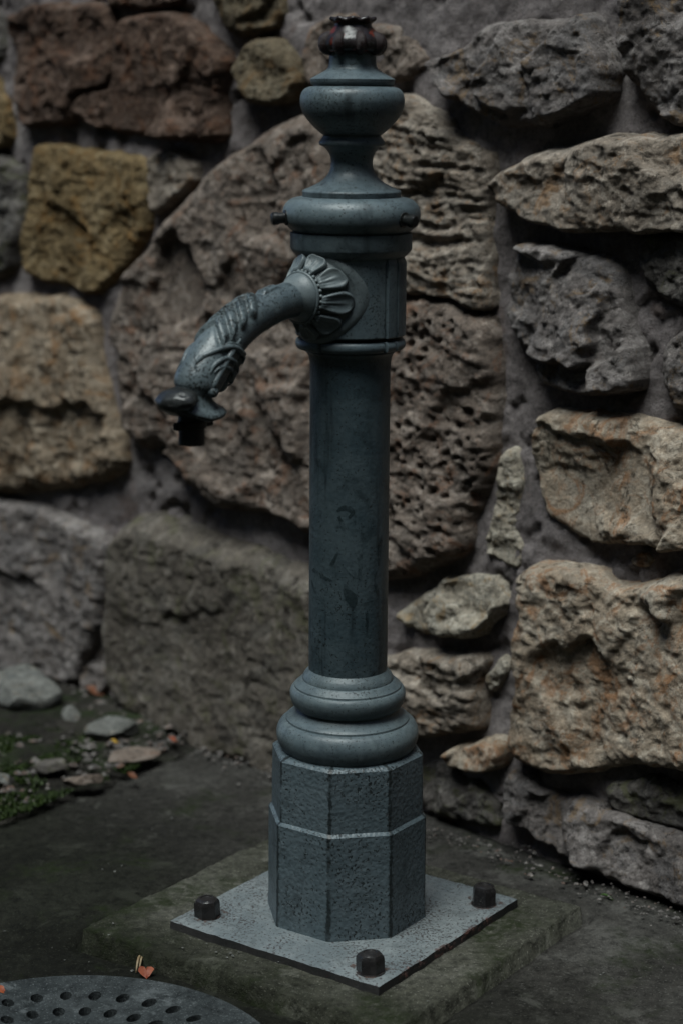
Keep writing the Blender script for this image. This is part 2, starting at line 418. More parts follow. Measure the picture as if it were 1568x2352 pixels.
# plinth outline in plan
pl_L, pl_F, pl_R = np.array([-0.328, -0.035]), None, np.array([0.303, 0.042])
e1 = np.array([0.817, -0.577]); e2 = np.array([0.577, 0.817])            # along the front-left and the front-right edges
def frame_pt(a, b): return e1 * a + e2 * b
aL, bL = pl_L @ e1, pl_L @ e2
aR, bR = pl_R @ e1, pl_R @ e2
PA0, PA1, PB0, PB1 = aL, aR, bL, bR          # a: from left corner to right edge; b: front-left edge to back edge

def soil_line(x):   # the pavement's left edge in plan
    return 0.664 + (x + 0.25) * 1.36
def pavement_h(x, y):
    b = x * e2[0] + y * e2[1]; a = x * e1[0] + y * e1[1]
    low = np.clip((PB0 + 0.03 - b) / 0.05, 0, 1) * np.clip((0.10 - a) / 0.25, 0, 1)
    low = low * low * (3 - 2 * low)
    h = -0.016 - 0.012 * low
    nz = 0.0035 * fbm(x * 6, y * 6, oct=3, seed=5) + 0.0018 * fbm(x * 30, y * 30, oct=4, seed=9)
    da = np.maximum(np.maximum(PA0 - a, a - PA1), 0); db = np.maximum(np.maximum(PB0 - b, b - PB1), 0)
    h = h - 0.012 * np.exp(-(np.hypot(da, db) / 0.009) ** 2)
    rq = np.clip((np.hypot(x + 0.305, y + 0.360) - 0.25) / 0.07, 0, 1); rq = rq * rq * (3 - 2 * rq)
    return (h + nz) * rq + (-0.0275 + 0.4 * nz) * (1 - rq)
def build_pavement():
    n = 0.0050
    xs = np.arange(-0.95, 0.95, n); ys = np.arange(-1.0, 1.05, n)
    X, Y = np.meshgrid(xs, ys); x, y = X.ravel(), Y.ravel()
    ragged = 0.010 * fbm(x * 14, y * 14, oct=3, seed=3)
    edge = soil_line(x) - y + ragged                       # positive on the pavement
    h = pavement_h(x, y)
    h = np.where(edge < 0, -0.06, h)
    # the manhole's seat
    rr = np.hypot(x + 0.305, y + 0.360)
    keep = (edge > -0.012) & (rr > 0.2330)
    a = x * e1[0] + y * e1[1]; b = x * e2[0] + y * e2[1]
    keep &= ~((a > PA0 + 0.02) & (a < PA1 - 0.02) & (b > PB0 + 0.02) & (b < PB1 - 0.02))
    snap = np.where((rr > 0.2330) & (rr < 0.2400), 0.2395 / np.maximum(rr, 1e-6), 1.0)
    x, y = -0.305 + (x + 0.305) * snap, -0.360 + (y + 0.360) * snap
    V = np.stack([x, y, h], 1); nx = len(xs); ny = len(ys)
    i = (np.arange(ny - 1)[:, None] * nx + np.arange(nx - 1)[None]).ravel()
    Q = np.stack([i, i + 1, i + nx + 1, i + nx], 1)
    Q = Q[keep[Q].all(1)]
    u, inv = np.unique(Q, return_inverse=True)
    return mesh_fast('pavement', V[u], inv.reshape(-1, 4))
tag(link('pavement', build_pavement(), M['pavement']), kind='structure')

def build_soil():
    n = 0.012
    xs = np.arange(-1.5, 0.05, n); ys = np.arange(0.0, 1.9, n)
    X, Y = np.meshgrid(xs, ys); x, y = X.ravel(), Y.ravel()
    h = -0.016 + 0.012 * fbm(x * 9, y * 9, oct=4, seed=31) + 0.004 * fbm(x * 45, y * 45, oct=3, seed=33)
    h = h + 0.02 * np.clip((y - soil_line(x)) / 0.3, 0, 1)
    keep = (soil_line(x) - y) < 0.03
    V = np.stack([x, y, h], 1); nx = len(xs); ny = len(ys)
    i = (np.arange(ny - 1)[:, None] * nx + np.arange(nx - 1)[None]).ravel()
    Q = np.stack([i, i + 1, i + nx + 1, i + nx], 1); Q = Q[keep[Q].all(1)]
    u, inv = np.unique(Q, return_inverse=True)
    return mesh_fast('soil', V[u], inv.reshape(-1, 4))
tag(link('soil', build_soil(), M['soil']), kind='structure')

# the square concrete plinth with its broken edges
def build_plinth():
    n = 0.0042
    As = np.arange(PA0, PA1 + n, n); Bs = np.arange(PB0, PB1 + n, n)
    A, B = np.meshgrid(As, Bs)
    a, b = A.ravel(), B.ravel()
    x = a * e1[0] + b * e2[0]; y = a * e1[1] + b * e2[1]
    d = np.minimum(np.minimum(a - PA0, PA1 - a), np.minimum(b - PB0, PB1 - b))
    chip = 0.006 * fbm(x * 34, y * 34, oct=3, seed=41) + 0.007 * np.maximum(0, fbm(x * 12, y * 12, oct=2, seed=44))
    z = 0.0022 * fbm(x * 11, y * 11, oct=3, seed=47) + 0.0012 * fbm(x * 60, y * 60, oct=3, seed=49) - 0.001
    e = np.clip((d - np.abs(chip)) / 0.006, 0, 1)
    z = z - 0.016 * (1 - e) ** 2.5
    rim = d < n * 0.6
    z = np.where(rim, -0.06, z)
    # outer ring stands a little out, as a broken vertical face
    V = np.stack([x, y, z], 1); nx = len(As); ny = len(Bs)
    i = (np.arange(ny - 1)[:, None] * nx + np.arange(nx - 1)[None]).ravel()
    Q = np.stack([i, i + 1, i + nx + 1, i + nx], 1)
    return mesh_fast('plinth', V, Q)
tag(link('concrete_plinth', build_plinth(), M['plinth']), 'square mossy concrete plinth with chipped edges under the iron pump', 'plinth')

# manhole cover
def build_cover():
    c = np.array([-0.305, -0.360]); R = 0.2410
    root = empty('manhole_cover', (c[0], c[1], -0.0305))
    tag(root, 'round grey manhole cover pierced with rings of small holes beside the plinth', 'manhole cover')
    pts, edges = [], []
    def loop(cx, cy, r, n):
        i0 = len(pts)
        for k in range(n):
            w = 2 * math.pi * k / n; R0 = math.hypot(cx, cy)
            if R0 < 1e-6: pts.append(Vector((r * math.cos(w), r * math.sin(w))))
            else:
                ux, uy = cx / R0, cy / R0; a_, b_ = 1.55 * r * math.cos(w), r * math.sin(w)
                pts.append(Vector((cx + ux * a_ - uy * b_, cy + uy * a_ + ux * b_)))
        edges.extend((i0 + k, i0 + (k + 1) % n) for k in range(n))
    loop(0, 0, R, 120)
    holes = []
    rnd = random.Random(4)
    for rr, n, ph in ((0.187, 35, 0.06), (0.147, 31, 0.1), (0.107, 22, 0.0), (0.067, 14, 0.1), (0.03, 5, 0)):
        for k in range(n):
            w = 2 * math.pi * k / n + ph
            holes.append((rr * math.cos(w), rr * math.sin(w), 0.0073 * rnd.uniform(0.92, 1.06)))
    for h in holes: loop(*h, 16)
    vv, ee, ff, *_ = delaunay_2d_cdt(pts, edges, [], 1, 1e-6)
    faces = []
    for f in ff:
        cx = sum(vv[i].x for i in f) / len(f); cy = sum(vv[i].y for i in f) / len(f)
        def inside(h):
            R0 = math.hypot(h[0], h[1]); dx, dy = cx - h[0], cy - h[1]
            a_ = (dx * h[0] + dy * h[1]) / R0; b_ = (-dx * h[1] + dy * h[0]) / R0
            return (a_ / 1.55) ** 2 + b_ * b_ < (h[2] * 0.97) ** 2
        if any(inside(h) for h in holes): continue
        if cx * cx + cy * cy > R * R: continue
        faces.append(f)
    bm = bmesh.new()
    bv = [bm.verts.new((p.x, p.y, 0.006)) for p in vv]
    for f in faces:
        try: bm.faces.new([bv[i] for i in f])
        except ValueError: pass
    bmesh.ops.recalc_face_normals(bm, faces=bm.faces)
    if sum(f.normal.z for f in bm.faces) < 0: bmesh.ops.reverse_faces(bm, faces=bm.faces)
    r = bmesh.ops.extrude_face_region(bm, geom=bm.faces[:])
    bmesh.ops.translate(bm, verts=[g for g in r['geom'] if isinstance(g, bmesh.types.BMVert)], vec=(0, 0, -0.03))
    bmesh.ops.recalc_face_normals(bm, faces=bm.faces)
    me = bpy.data.meshes.new('lid'); bm.to_mesh(me); bm.free()
    link('lid', me, M['cover'], root)
    # seat ring and dark shaft below
    V, F = [], []
    n = 96
    prof = [(0.2375, -0.06), (0.2375, -0.008), (0.2405, -0.006), (0.2555, -0.008), (0.258, -0.02)]
    for k in range(n):
        w = 2 * math.pi * k / n
        for (r_, z_) in prof: V.append((r_ * math.cos(w), r_ * math.sin(w), z_))
    m = len(prof)
    for k in range(n):
        for j in range(m - 1):
            F.append((k * m + j, k * m + j + 1, ((k + 1) % n) * m + j + 1, ((k + 1) % n) * m + j))
    link('seat_ring', fix_normals(mesh_np('seat_ring', V, F, True, 35)), M['soil'], root)
    V = [(0.237 * math.cos(2 * math.pi * k / 48), 0.237 * math.sin(2 * math.pi * k / 48), -0.04) for k in range(48)]
    link('shaft_floor', mesh_np('shaft_floor', V, [tuple(range(48))]), M['pit'], root)
build_cover()

# ------------------------------------------------------------------ the rubble wall
def Z(ox, oy, k):
    return lambda pts: [(ox + x * k, oy + y * k) for x, y in pts]
z1 = Z(0, 0, 1.0); z5 = Z(0, 0, 0.5039); z6 = Z(826.7, 0, 0.4728); z7 = Z(826.7, 826.7, 0.5468)
# outline, how far it stands out (m), colour, options
STONES = [
 (z5([(60, 90), (200, 20), (400, 15), (540, 40), (556, 120), (545, 380), (430, 425), (385, 450), (372, 560), (250, 575), (150, 580), (105, 420), (110, 250)]), 0.075, 'brownred', dict(facet=.020, cell=.09, rk=.8)),
 (z5([(556, 90), (700, 62), (860, 75), (960, 130), (1085, 275), (1060, 340), (1030, 450), (1062, 650), (900, 645), (750, 625), (500, 592), (350, 495), (400, 440), (548, 398)]), 0.085, 'brownred', dict(facet=.020, cell=.09, rk=.8)),
 (z5([(500, -160), (890, -160), (868, 20), (760, 42), (660, 48), (535, 24)]), 0.06, 'brownred', dict()),
 (z5([(990, -160), (1290, -160), (1315, 100), (1200, 168), (1100, 160), (1040, 90)]), 0.07, 'dullbrown', dict(rk=.8)),
 (z5([(1100, 285), (1190, 178), (1310, 185), (1385, 280), (1412, 370), (1370, 452), (1262, 488), (1160, 432), (1098, 365)]), 0.075, 'dullbrown', dict(rk=.8)),
 (z5([(185, 655), (350, 672), (520, 690), (718, 720), (714, 950), (700, 1060), (600, 1240), (480, 1342), (330, 1300), (150, 1245), (135, 1100), (170, 850)]), 0.060, 'ochre', dict(facet=.010, cell=.12, rk=.75)),
 (z5([(728, 705), (850, 682), (935, 745), (930, 835), (820, 930), (735, 975), (722, 850)]), 0.045, 'buff', dict()),
 (z1([(-110, 150), (5, 165), (36, 250), (42, 330), (0, 342), (-110, 340)]), 0.05, 'ochre', dict()),
 (z1([(-110, 360), (20, 355), (62, 390), (70, 500), (52, 620), (0, 650), (-110, 655)]), 0.06, 'slate', dict()),
 (z1([(-110, 20), (20, 20), (26, 130), (-10, 150), (-110, 140)]), 0.05, 'slate', dict()),
 (z1([(275, 690), (320, 612), (372, 542), (440, 462), (492, 398), (600, 320), (690, 268), (768, 262), (790, 420), (794, 800), (788, 1222), (712, 1216), (640, 1170), (540, 1168), (475, 1124), (440, 1062), (388, 1008), (350, 1036), (312, 1008), (292, 930), (284, 830), (272, 760)]), 0.095, 'mauve', dict(facet=.030, cell=.11, bevel=.05, gran=.003, rk=.75)),
 (z1([(806, 252), (860, 226), (920, 219), (958, 226), (995, 238), (1045, 268), (1054, 288), (1075, 312), (1117, 342), (1150, 354), (1146, 423), (1142, 493), (1139, 575), (1146, 645), (1145, 712), (1085, 694), (1000, 672), (905, 664), (804, 660)]), 0.075, 'buff', dict(strata=.0085, facet=.012, sdir=0.12)),
 (z1([(800, 668), (905, 672), (1000, 682), (1085, 704), (1146, 724), (1150, 762), (1152, 850), (1154, 960), (1141, 1058), (1127, 1127), (1092, 1185), (1084, 1252), (1067, 1277), (1018, 1304), (958, 1318), (890, 1324), (802, 1326)]), 0.085, 'mauve', dict(strata=.0032, pits=.004, holes=.021, rk=.8, facet=.018, cell=.14, bevel=.045, sdir=0.25)),
 (z6([(400, 310), (540, 252), (600, 195), (680, 122), (840, 92), (990, 90), (1160, 75), (1210, 200), (1240, 330), (1232, 470), (1060, 560), (880, 610), (700, 590), (600, 520), (440, 400)]), 0.105, 'grey', dict(facet=.035, cell=.075)),
 (z6([(1305, 20), (1430, -250), (1800, -250), (1800, 640), (1568, 600), (1480, 566), (1400, 450), (1325, 340), (1312, 150)]), 0.08, 'grey', dict(facet=.03, cell=.08)),
 (z6([(690, 890), (760, 805), (900, 742), (1100, 702), (1300, 672), (1568, 652), (1850, 640), (1850, 1130), (1568, 1112), (1300, 1116), (1100, 1112), (900, 1066), (745, 975)]), 0.115, 'buff', dict(facet=.030, cell=.10, lift=.18)),
 (z6([(815, 1185), (900, 1175), (1010, 1200), (1252, 1240), (1310, 1340), (1340, 1500), (1392, 1640), (1400, 1880), (1250, 1900), (1000, 1890), (930, 1850), (880, 1700), (790, 1640), (762, 1500), (755, 1350), (790, 1290)]), 0.090, 'grey', dict(facet=.034, cell=.085)),
 (z6([(1385, 1130), (1568, 1140), (1850, 1150), (1850, 1500), (1568, 1482), (1500, 1442), (1405, 1330)]), 0.06, 'slate', dict(facet=.02)),
 (z6([(1512, 1660), (1600, 1600), (1850, 1560), (1850, 2030), (1560, 1990), (1500, 1850)]), 0.05, 'grey', dict()),
 (z7([(758, 380), (790, 228), (850, 215), (1050, 230), (1200, 240), (1356, 290), (1600, 300), (1600, 800), (1356, 775), (1050, 762), (920, 722), (800, 642), (770, 550)]), 0.095, 'tan', dict(facet=.034, cell=.085, lift=.15)),
 (z7([(615, 480), (625, 402), (650, 380), (685, 385), (700, 520), (702, 720), (692, 860), (640, 850), (560, 800), (555, 740), (590, 690), (600, 580)]), 0.028, 'pale', dict(bevel=.018, facet=.008)),
 (z7([(183, 1072), (230, 1012), (350, 962), (372, 915), (460, 905), (620, 903), (628, 1040), (562, 1112), (520, 1157), (380, 1152), (255, 1140)]), 0.055, 'pale', dict(bevel=.022, facet=.018, cell=.05)),
 (z7([(60, 1260), (200, 1215), (330, 1225), (450, 1240), (562, 1240), (532, 1330), (526, 1450), (520, 1552), (240, 1562), (60, 1540)]), 0.080, 'buff', dict(strata=.008, facet=.012, sdir=0.05)),
 (z7([(563, 1312), (640, 1240), (652, 1282), (602, 1362), (570, 1384)]), 0.025, 'pale', dict(bevel=.012, facet=.006)),
 (z7([(398, 1642), (560, 1580), (620, 1563), (655, 1612), (642, 1684), (560, 1715), (420, 1695)]), 0.075, 'tan', dict(bevel=.02, facet=.02, cell=.05)),
 (z7([(702, 900), (760, 842), (850, 838), (980, 860), (1050, 880), (1150, 942), (1280, 932), (1356, 892), (1620, 880), (1620, 1720), (1356, 1702), (1200, 1692), (1000, 1722), (830, 1722), (720, 1682), (668, 1590), (680, 1450), (690, 1280), (682, 1180), (710, 1080)]), 0.100, 'tan', dict(facet=.020, cell=.12, bevel=.035, gran=.0040, rk=.8)),
 (z7([(658, 1722), (690, 1708), (760, 1762), (880, 1832), (1010, 1832), (1080, 1892), (1356, 1968), (1650, 2040), (1650, 2420), (1356, 2270), (1200, 2215), (1000, 2105), (860, 2035), (740, 1970), (650, 1905)]), 0.085, 'grey', dict(facet=.026, cell=.09)),
 (z7([(1050, 1765), (1200, 1745), (1356, 1748), (1650, 1750), (1650, 2020), (1356, 1950), (1090, 1878)]), 0.050, 'slate', dict()),
 (z7([(265, 1690), (392, 1655), (430, 1722), (560, 1780), (640, 1852), (622, 1965), (380, 1905), (265, 1880)]), 0.030, 'slate', dict(facet=.02, cell=.06)),
 (z7([(1182, 815), (1225, 806), (1262, 838), (1235, 862), (1185, 852)]), 0.018, 'tan', dict(bevel=.01, facet=.004)),
 (z1([(-120, 690), (60, 672), (180, 682), (236, 720), (246, 820), (272, 930), (310, 1050), (290, 1090), (200, 1112), (100, 1132), (-120, 1120)]), 0.090, 'sandbrown', dict(facet=.022, cell=.16, bevel=.045, rk=.75)),
 (z1([(-120, 1135), (20, 1138), (130, 1172), (268, 1222), (270, 1330), (250, 1450), (212, 1500), (190, 1572), (100, 1560), (-120, 1540)]), 0.085, 'grey', dict(facet=.014, cell=.15, bevel=.035, gran=.002, rk=.6)),
 (z1([(290, 1202), (330, 1180), (450, 1210), (600, 1258), (720, 1300), (790, 1330), (790, 1790), (600, 1752), (450, 1680), (310, 1612), (272, 1550), (260, 1400), (272, 1330)]), 0.105, 'brown', dict(facet=.010, cell=.22, bevel=.040, lift=.42, gran=.0015, ledge=.0015, rk=.45)),
 (z1([(205, 1562), (232, 1480), (262, 1470), (268, 1560), (245, 1605)]), 0.03, 'grey', dict(bevel=.015)),
 (z1([(700, 130), (720, 60), (800, 30), (960, 70), (1010, 140), (940, 190), (800, 215), (720, 200)]), 0.030, 'mauve', dict(facet=.012, bevel=.03)),
]

def signed_dist(px, py, poly):
    P = np.array(poly); Qn = np.roll(P, -1, 0)
    d2 = np.full(px.shape, 1e9); inside = np.zeros(px.shape, bool)
    for (ax, ay), (bx, by) in zip(P, Qn):
        ex, ey = bx - ax, by - ay
        t = np.clip(((px - ax) * ex + (py - ay) * ey) / (ex * ex + ey * ey + 1e-12), 0, 1)
        d2 = np.minimum(d2, (px - ax - ex * t) ** 2 + (py - ay - ey * t) ** 2)
        c = ((ay > py) != (by > py)) & (px < (bx - ax) * (py - ay) / (by - ay + 1e-12) + ax)
        inside ^= c
    d = np.sqrt(d2)
    return np.where(inside, d, -d)

def stone_mesh(poly, P, seed, facet=.016, cell=.09, bevel=.026, strata=0.0, sdir=0.1, pits=0.002, lift=0.10, g=0.0028, **kw):
    rnd = np.random.RandomState(seed)
    pa = np.array(poly)
    pa = np.concatenate([0.82 * pa + 0.18 * np.roll(pa, -1, 0), 0.18 * pa + 0.82 * np.roll(pa, -1, 0)], 1).reshape(-1, 2)
    lo, hi = pa.min(0) - 0.02, pa.max(0) + 0.02
    xs = np.arange(lo[0], hi[0], g); ys = np.arange(lo[1], hi[1], g)
    X, Y = np.meshgrid(xs, ys); x, y = X.ravel(), Y.ravel()
    wx = x + 0.006 * fbm(x * 28, y * 28, oct=3, seed=seed) ; wy = y + 0.006 * fbm(x * 28, y * 28, oct=3, seed=seed + 5)
    d = signed_dist(wx, wy, pa) + 0.007
    bv = 0.62 * bevel * (1 + 0.5 * fbm(x * 11, y * 11, oct=2, seed=seed + 2))
    e = np.clip(d / bv, 0, 1)
    prof = np.clip(1 - (1 - e) ** 2.2, 0, 1) ** 0.6
    # broken facets: every cell is a tilted plane, blended over a narrow edge
    n = max(3, int((hi[0] - lo[0]) * (hi[1] - lo[1]) / (cell * cell)))
    cs = lo + rnd.rand(n, 2) * (hi - lo)
    sl = rnd.randn(n, 2) * 0.30; sl[:, 1] -= 0.05; of = rnd.randn(n) * 0.50
    ww = np.zeros_like(x); hh = np.zeros_like(x)
    jx = x + 0.018 * fbm(x * 20, y * 20, oct=3, seed=seed + 7); jy = y + 0.018 * fbm(x * 20, y * 20, oct=3, seed=seed + 8)
    dd = np.sqrt((jx[:, None] - cs[:, 0]) ** 2 + (jy[:, None] - cs[:, 1]) ** 2) / cell
    w = np.exp(-34 * (dd - dd.min(1, keepdims=True)))
    pl = of[None] + ((x[:, None] - cs[:, 0]) * sl[:, 0] + (y[:, None] - cs[:, 1]) * sl[:, 1]) / cell * 1.6
    hf = (w * pl).sum(1) / w.sum(1)
    rough = fbm(x * 16, y * 16, oct=5, gain=.55, seed=seed + 11)
    ridg = fbm(x * 30, y * 30, oct=4, gain=.55, seed=seed + 13, ridged=True)
    fine = fbm(x * 85, y * 85, oct=3, gain=.6, seed=seed + 15)
    rk = kw.get('rk', 1.0)
    h = P + 0.55 * facet * hf + rk * (0.008 * rough + 0.0042 * ridg + 0.0026 * fine) + rk * kw.get('gran', 0.0028) * fbm(x * 42, y * 42, oct=3, gain=.6, seed=seed + 17)
    yq = y + 0.25 * (rnd.rand() - .5) * x + 0.03 * fbm(x * 8, y * 8, oct=3, seed=seed + 41)
    sq = fbm(x * 9, yq * 26, oct=5, gain=.6, seed=seed + 43, ridged=True)
    h = h + kw.get('ledge', .0030) * np.sign(sq) * np.abs(sq) ** 0.6
    if strata:
        yy = y + sdir * x + 0.022 * fbm(x * 9, y * 9, oct=3, seed=seed + 21)
        st = fbm(x * 7, yy * 46, oct=4, gain=.6, seed=seed + 23, ridged=True)
        h = h + strata * np.sign(st) * np.abs(st) ** 0.7
    pn = fbm(x * 70, y * 95, oct=2, seed=seed + 29)
    gate = np.clip(fbm(x * 8, y * 8, oct=2, seed=seed + 31) + 0.55, 0, 1)
    h = h - pits * np.clip((pn - 0.18) * 4, 0, 1) * gate
    if kw.get('holes'):
        sp = kw['holes']; best = np.full(x.shape, 9.0); ix, iy = np.floor(x / sp), np.floor(y / sp)
        for ox in (-1, 0, 1):
            for oy in (-1, 0, 1):
                cx = (ix + ox + _hash(ix + ox, iy + oy, ix * 0, seed + 3)) * sp; cy = (iy + oy + _hash(ix + ox, iy + oy, ix * 0, seed + 4)) * sp
                rr = (0.12 + 0.26 * _hash(ix + ox, iy + oy, ix * 0, seed + 6) ** 2) * sp
                best = np.minimum(best, np.sqrt((x - cx) ** 2 + ((y - cy) * 1.25) ** 2) / rr)
        h = h - 0.011 * np.clip((1.25 - best) / 0.5, 0, 1) * np.clip(gate * 1.6, 0, 1)
    fl = 0.62 * P
    h = np.where(h < fl + 0.01, fl + 0.01 * np.exp((h - fl - 0.01) / 0.02), h)
    h = np.where(d > 0, prof * h, -0.02 + 6 * d)
    h = h - 0.018 * (1 - np.clip(d / 0.006, 0, 1))
    keep = d > -0.012
    lift_h = np.clip(h, 0, None)
    S, T = x, y - lift * lift_h
    nx, ny = len(xs), len(ys)
    i = (np.arange(ny - 1)[:, None] * nx + np.arange(nx - 1)[None]).ravel()
    Q = np.stack([i, i + 1, i + nx + 1, i + nx], 1); Q = Q[keep[Q].all(1)]
    u, inv = np.unique(Q, return_inverse=True)
    V = wall_P(S[u], T[u], h[u])
    c = wall_P(np.array([pa[:, 0].mean()]), np.array([pa[:, 1].mean()]), np.array([0.0]))[0]
    return V - c, inv.reshape(-1, 4), c

def orient(V, Q, out):
    a, b, c = V[Q[:, 0]], V[Q[:, 1]], V[Q[:, 3]]
    nn = np.cross(b - a, c - a).sum(0)
    return Q if nn @ out > 0 else Q[:, ::-1]

def build_wall():
    root = empty('rubble_wall', tuple(W0))
    PS = 0.40
    tag(root, 'old rubble stone wall with mauve mortar joints behind the pump', 'wall')
    wall_polys = []
    for k, (poly, P, mat, opt) in enumerate(STONES):
        P = P * PS + 0.020
        lift = opt.get('lift', .10)
        st = []
        for (x, y) in poly:
            s, t = wall_st(x, y, P * 0.45)
            st.append((s, t + lift * P * 0.45))
        wall_polys.append(st)
        dist = depth_of(wall_P([np.mean([p[0] for p in st])], [np.mean([p[1] for p in st])], [0.0])[0])
        V, Q, c = stone_mesh(st, P, 100 + 37 * k, g=0.0024 if dist < 2.75 else 0.0030, **opt)
        Q = orient(V, Q, WN)
        o = link('stone', mesh_fast('stone', V, Q), M[mat], root)
        o.location = tuple(c - W0)
    # the wall goes on beyond the frame in the same work
    rnd = random.Random(11)
    kinds = ['grey', 'mauve', 'tan', 'brownred', 'buff', 'slate']
    tt, row = 0.02, 0
    while tt < 1.65:
        rh = rnd.uniform(0.17, 0.27); ss = -1.75 + rnd.uniform(0, .2)
        while ss < 1.25:
            rw = rnd.uniform(0.20, 0.38)
            q = []
            for (a, b) in ((0.04, .1), (.5, .03), (.95, .06), (.97, .5), (.93, .94), (.5, .97), (.05, .92), (.02, .5)):
                q.append((ss + rw * (a + rnd.uniform(-.05, .05)), tt + rh * (b + rnd.uniform(-.07, .07))))
            pr = project(wall_P([p[0] for p in q], [p[1] for p in q], [0.05] * len(q)))
            mx, Mx, my, My = pr[:, 0].min(), pr[:, 0].max(), pr[:, 1].min(), pr[:, 1].max()
            if Mx < -125 or mx > 1705 or My < -105:
                V, Q, c = stone_mesh(q, rnd.uniform(.045, .07), rnd.randrange(9999), g=0.0065)
                o = link('stone', mesh_fast('stone', V, orient(V, Q, WN)), M[rnd.choice(kinds)], root)
                o.location = tuple(c - W0)
            ss += rw + 0.03
        tt += rh + 0.03
    # mortar bed
    g = 0.005
    xs = np.arange(-1.85, 1.35, g); ys = np.arange(-0.12, 1.72, g)
    X, Y = np.meshgrid(xs, ys); x, y = X.ravel(), Y.ravel()
    h = 0.025 + 0.013 * fbm(x * 5, y * 5, oct=4, seed=71) + 0.005 * fbm(x * 18, y * 18, oct=3, seed=77) + 0.004 * fbm(x * 38, y * 38, oct=4, seed=73) + 0.0015 * fbm(x * 120, y * 120, oct=2, seed=75)
    h = h - 0.016 * np.clip((fbm(x * 24, y * 24, oct=3, gain=.6, seed=79) - 0.26) * 5, 0, 1) * np.clip(fbm(x * 5, y * 5, oct=2, seed=81) + .45, 0, 1)
    V = wall_P(x, y, h) - W0; nx, ny = len(xs), len(ys)
    i = (np.arange(ny - 1)[:, None] * nx + np.arange(nx - 1)[None]).ravel()
    Q = np.stack([i, i + 1, i + nx + 1, i + nx], 1)
    link('mortar', mesh_fast('mortar', V, orient(V, Q, WN)), M['mortar'], root)
    # body of the wall behind its face
    def bp(s, t, h): return wall_P([s], [t], [h])[0] - W0
    c8 = [bp(s, t, h) for h in (-0.03, -0.45) for (s, t) in ((-1.85, -.12), (1.35, -.12), (1.35, 1.72), (-1.85, 1.72))]
    link('core', fix_normals(mesh_np('core', c8, [(0, 1, 2, 3), (4, 5, 6, 7), (0, 1, 5, 4), (1, 2, 6, 5), (2, 3, 7, 6), (3, 0, 4, 7)], False)), M['mortar'], root)
build_wall()

# ------------------------------------------------------------------ the pump
pump = empty('water_pump', (0, 0, 0))
tag(pump, 'old blue-grey cast iron street pump with curved spout and urn finial', 'water pump')

def lathe(name, sections, mat, n=96, parent=None, sub=5, sharp=32, px=True, cap=False):
    prof = []
    for sec in sections:
        pts = [(axis_r(y, hw), axis_z(y)) for (y, hw) in sec] if px else sec
        pts = catmull(pts, sub) if len(pts) > 2 else [np.array(p) for p in pts]
        for p in pts:
            if prof and np.linalg.norm(np.array(prof[-1]) - np.array(p)) < 1e-5: continue
            prof.append((float(p[0]), float(p[1])))
    V, F = [], []
    m = len(prof)
    for k in range(n):
        w = 2 * math.pi * k / n
        for (r, z) in prof: V.append((r * math.sin(w), -r * math.cos(w), z))
    for k in range(n):
        for j in range(m - 1):
            F.append((k * m + j, k * m + j + 1, ((k + 1) % n) * m + j + 1, ((k + 1) % n) * m + j))
    F.append(tuple(k * m for k in range(n))); F.append(tuple(k * m + m - 1 for k in range(n)))
    me = fix_normals(mesh_np(name, V, F, True)); me.set_sharp_from_angle(angle=math.radians(sharp))
    return link(name, me, mat, parent or pump)

# base plate: a true square, chamfered, with worn rim
PLT = 0.010
ec = np.array([0.0, 0.0])
def plate():
    h = 0.1548
    bm = bmesh.new()
    nseg = 26
    g = [(-h + 2 * h * i / nseg) for i in range(nseg + 1)]
    vt = {}
    rnd = random.Random(2)
    for i, a in enumerate(g):
        for j, b in enumerate(g):
            p = frame_pt(a, b)
            e = (i in (0, nseg)) or (j in (0, nseg))
            jit = rnd.uniform(-.0008, .0008) if e else 0
            q = frame_pt(a + (jit if i in (0, nseg) else 0), b + (jit if j in (0, nseg) else 0))
            vt[i, j] = bm.verts.new((q[0], q[1], PLT - (0.0012 if e else 0) + rnd.uniform(-.0003, .0003)))
    for i in range(nseg):
        for j in range(nseg):
            bm.faces.new((vt[i, j], vt[i + 1, j], vt[i + 1, j + 1], vt[i, j + 1]))
    border = [e for e in bm.edges if len(e.link_faces) == 1]
    r = bmesh.ops.extrude_edge_only(bm, edges=border)
    for v in r['geom']:
        if isinstance(v, bmesh.types.BMVert): v.co.z = -0.004; v.co.x *= 1.004; v.co.y *= 1.004
    bmesh.ops.recalc_face_normals(bm, faces=bm.faces)
    me = bpy.data.meshes.new('base_plate'); bm.to_mesh(me); bm.free()
    me.polygons.foreach_set('use_smooth', np.ones(len(me.polygons), bool)); me.set_sharp_from_angle(angle=math.radians(35))
    me.materials.append(M['paint_plate']); me.materials.append(M['rim_iron'])
    for p in me.polygons:
        if p.normal.z < 0.6: p.material_index = 1
    o = link('base_plate', me, None, pump)
    # rust runs eaten into the front-right rim
    V, F = [], []
    for (t0, t1, w) in ((-0.115, 0.10, .0012),):
        i0 = len(V); N = 60
        for k in range(N + 1):
            b = t0 + (t1 - t0) * k / N
            ww = w * (0.2 + 1.6 * rnd.random())
            for (a, z) in ((h - ww, PLT + .0004), (h + .0013, PLT - .0012), (h + .0016, 0.0)):
                q = frame_pt(a, b); V.append((q[0], q[1], z))
        for k in range(N):
            for j in range(2): F.append((i0 + k * 3 + j, i0 + k * 3 + j + 1, i0 + k * 3 + j + 4, i0 + k * 3 + j + 3))
    t = NT('red_rust'); v = t.obj()
    m = t.out(t.ramp(t.noise(v, 120.0, 5, .7), [(.40, (.035, .022, .020)), (.56, (.07, .030, .024)), (.72, (.22, .05, .022))]), 0.8, t.bump(t.noise(v, 260., 4, .6), .6, .002))
    link('rust_scale', fix_normals(mesh_np('rust_scale', V, F)), broken(m, 70.0, 0.55), o)
plate()

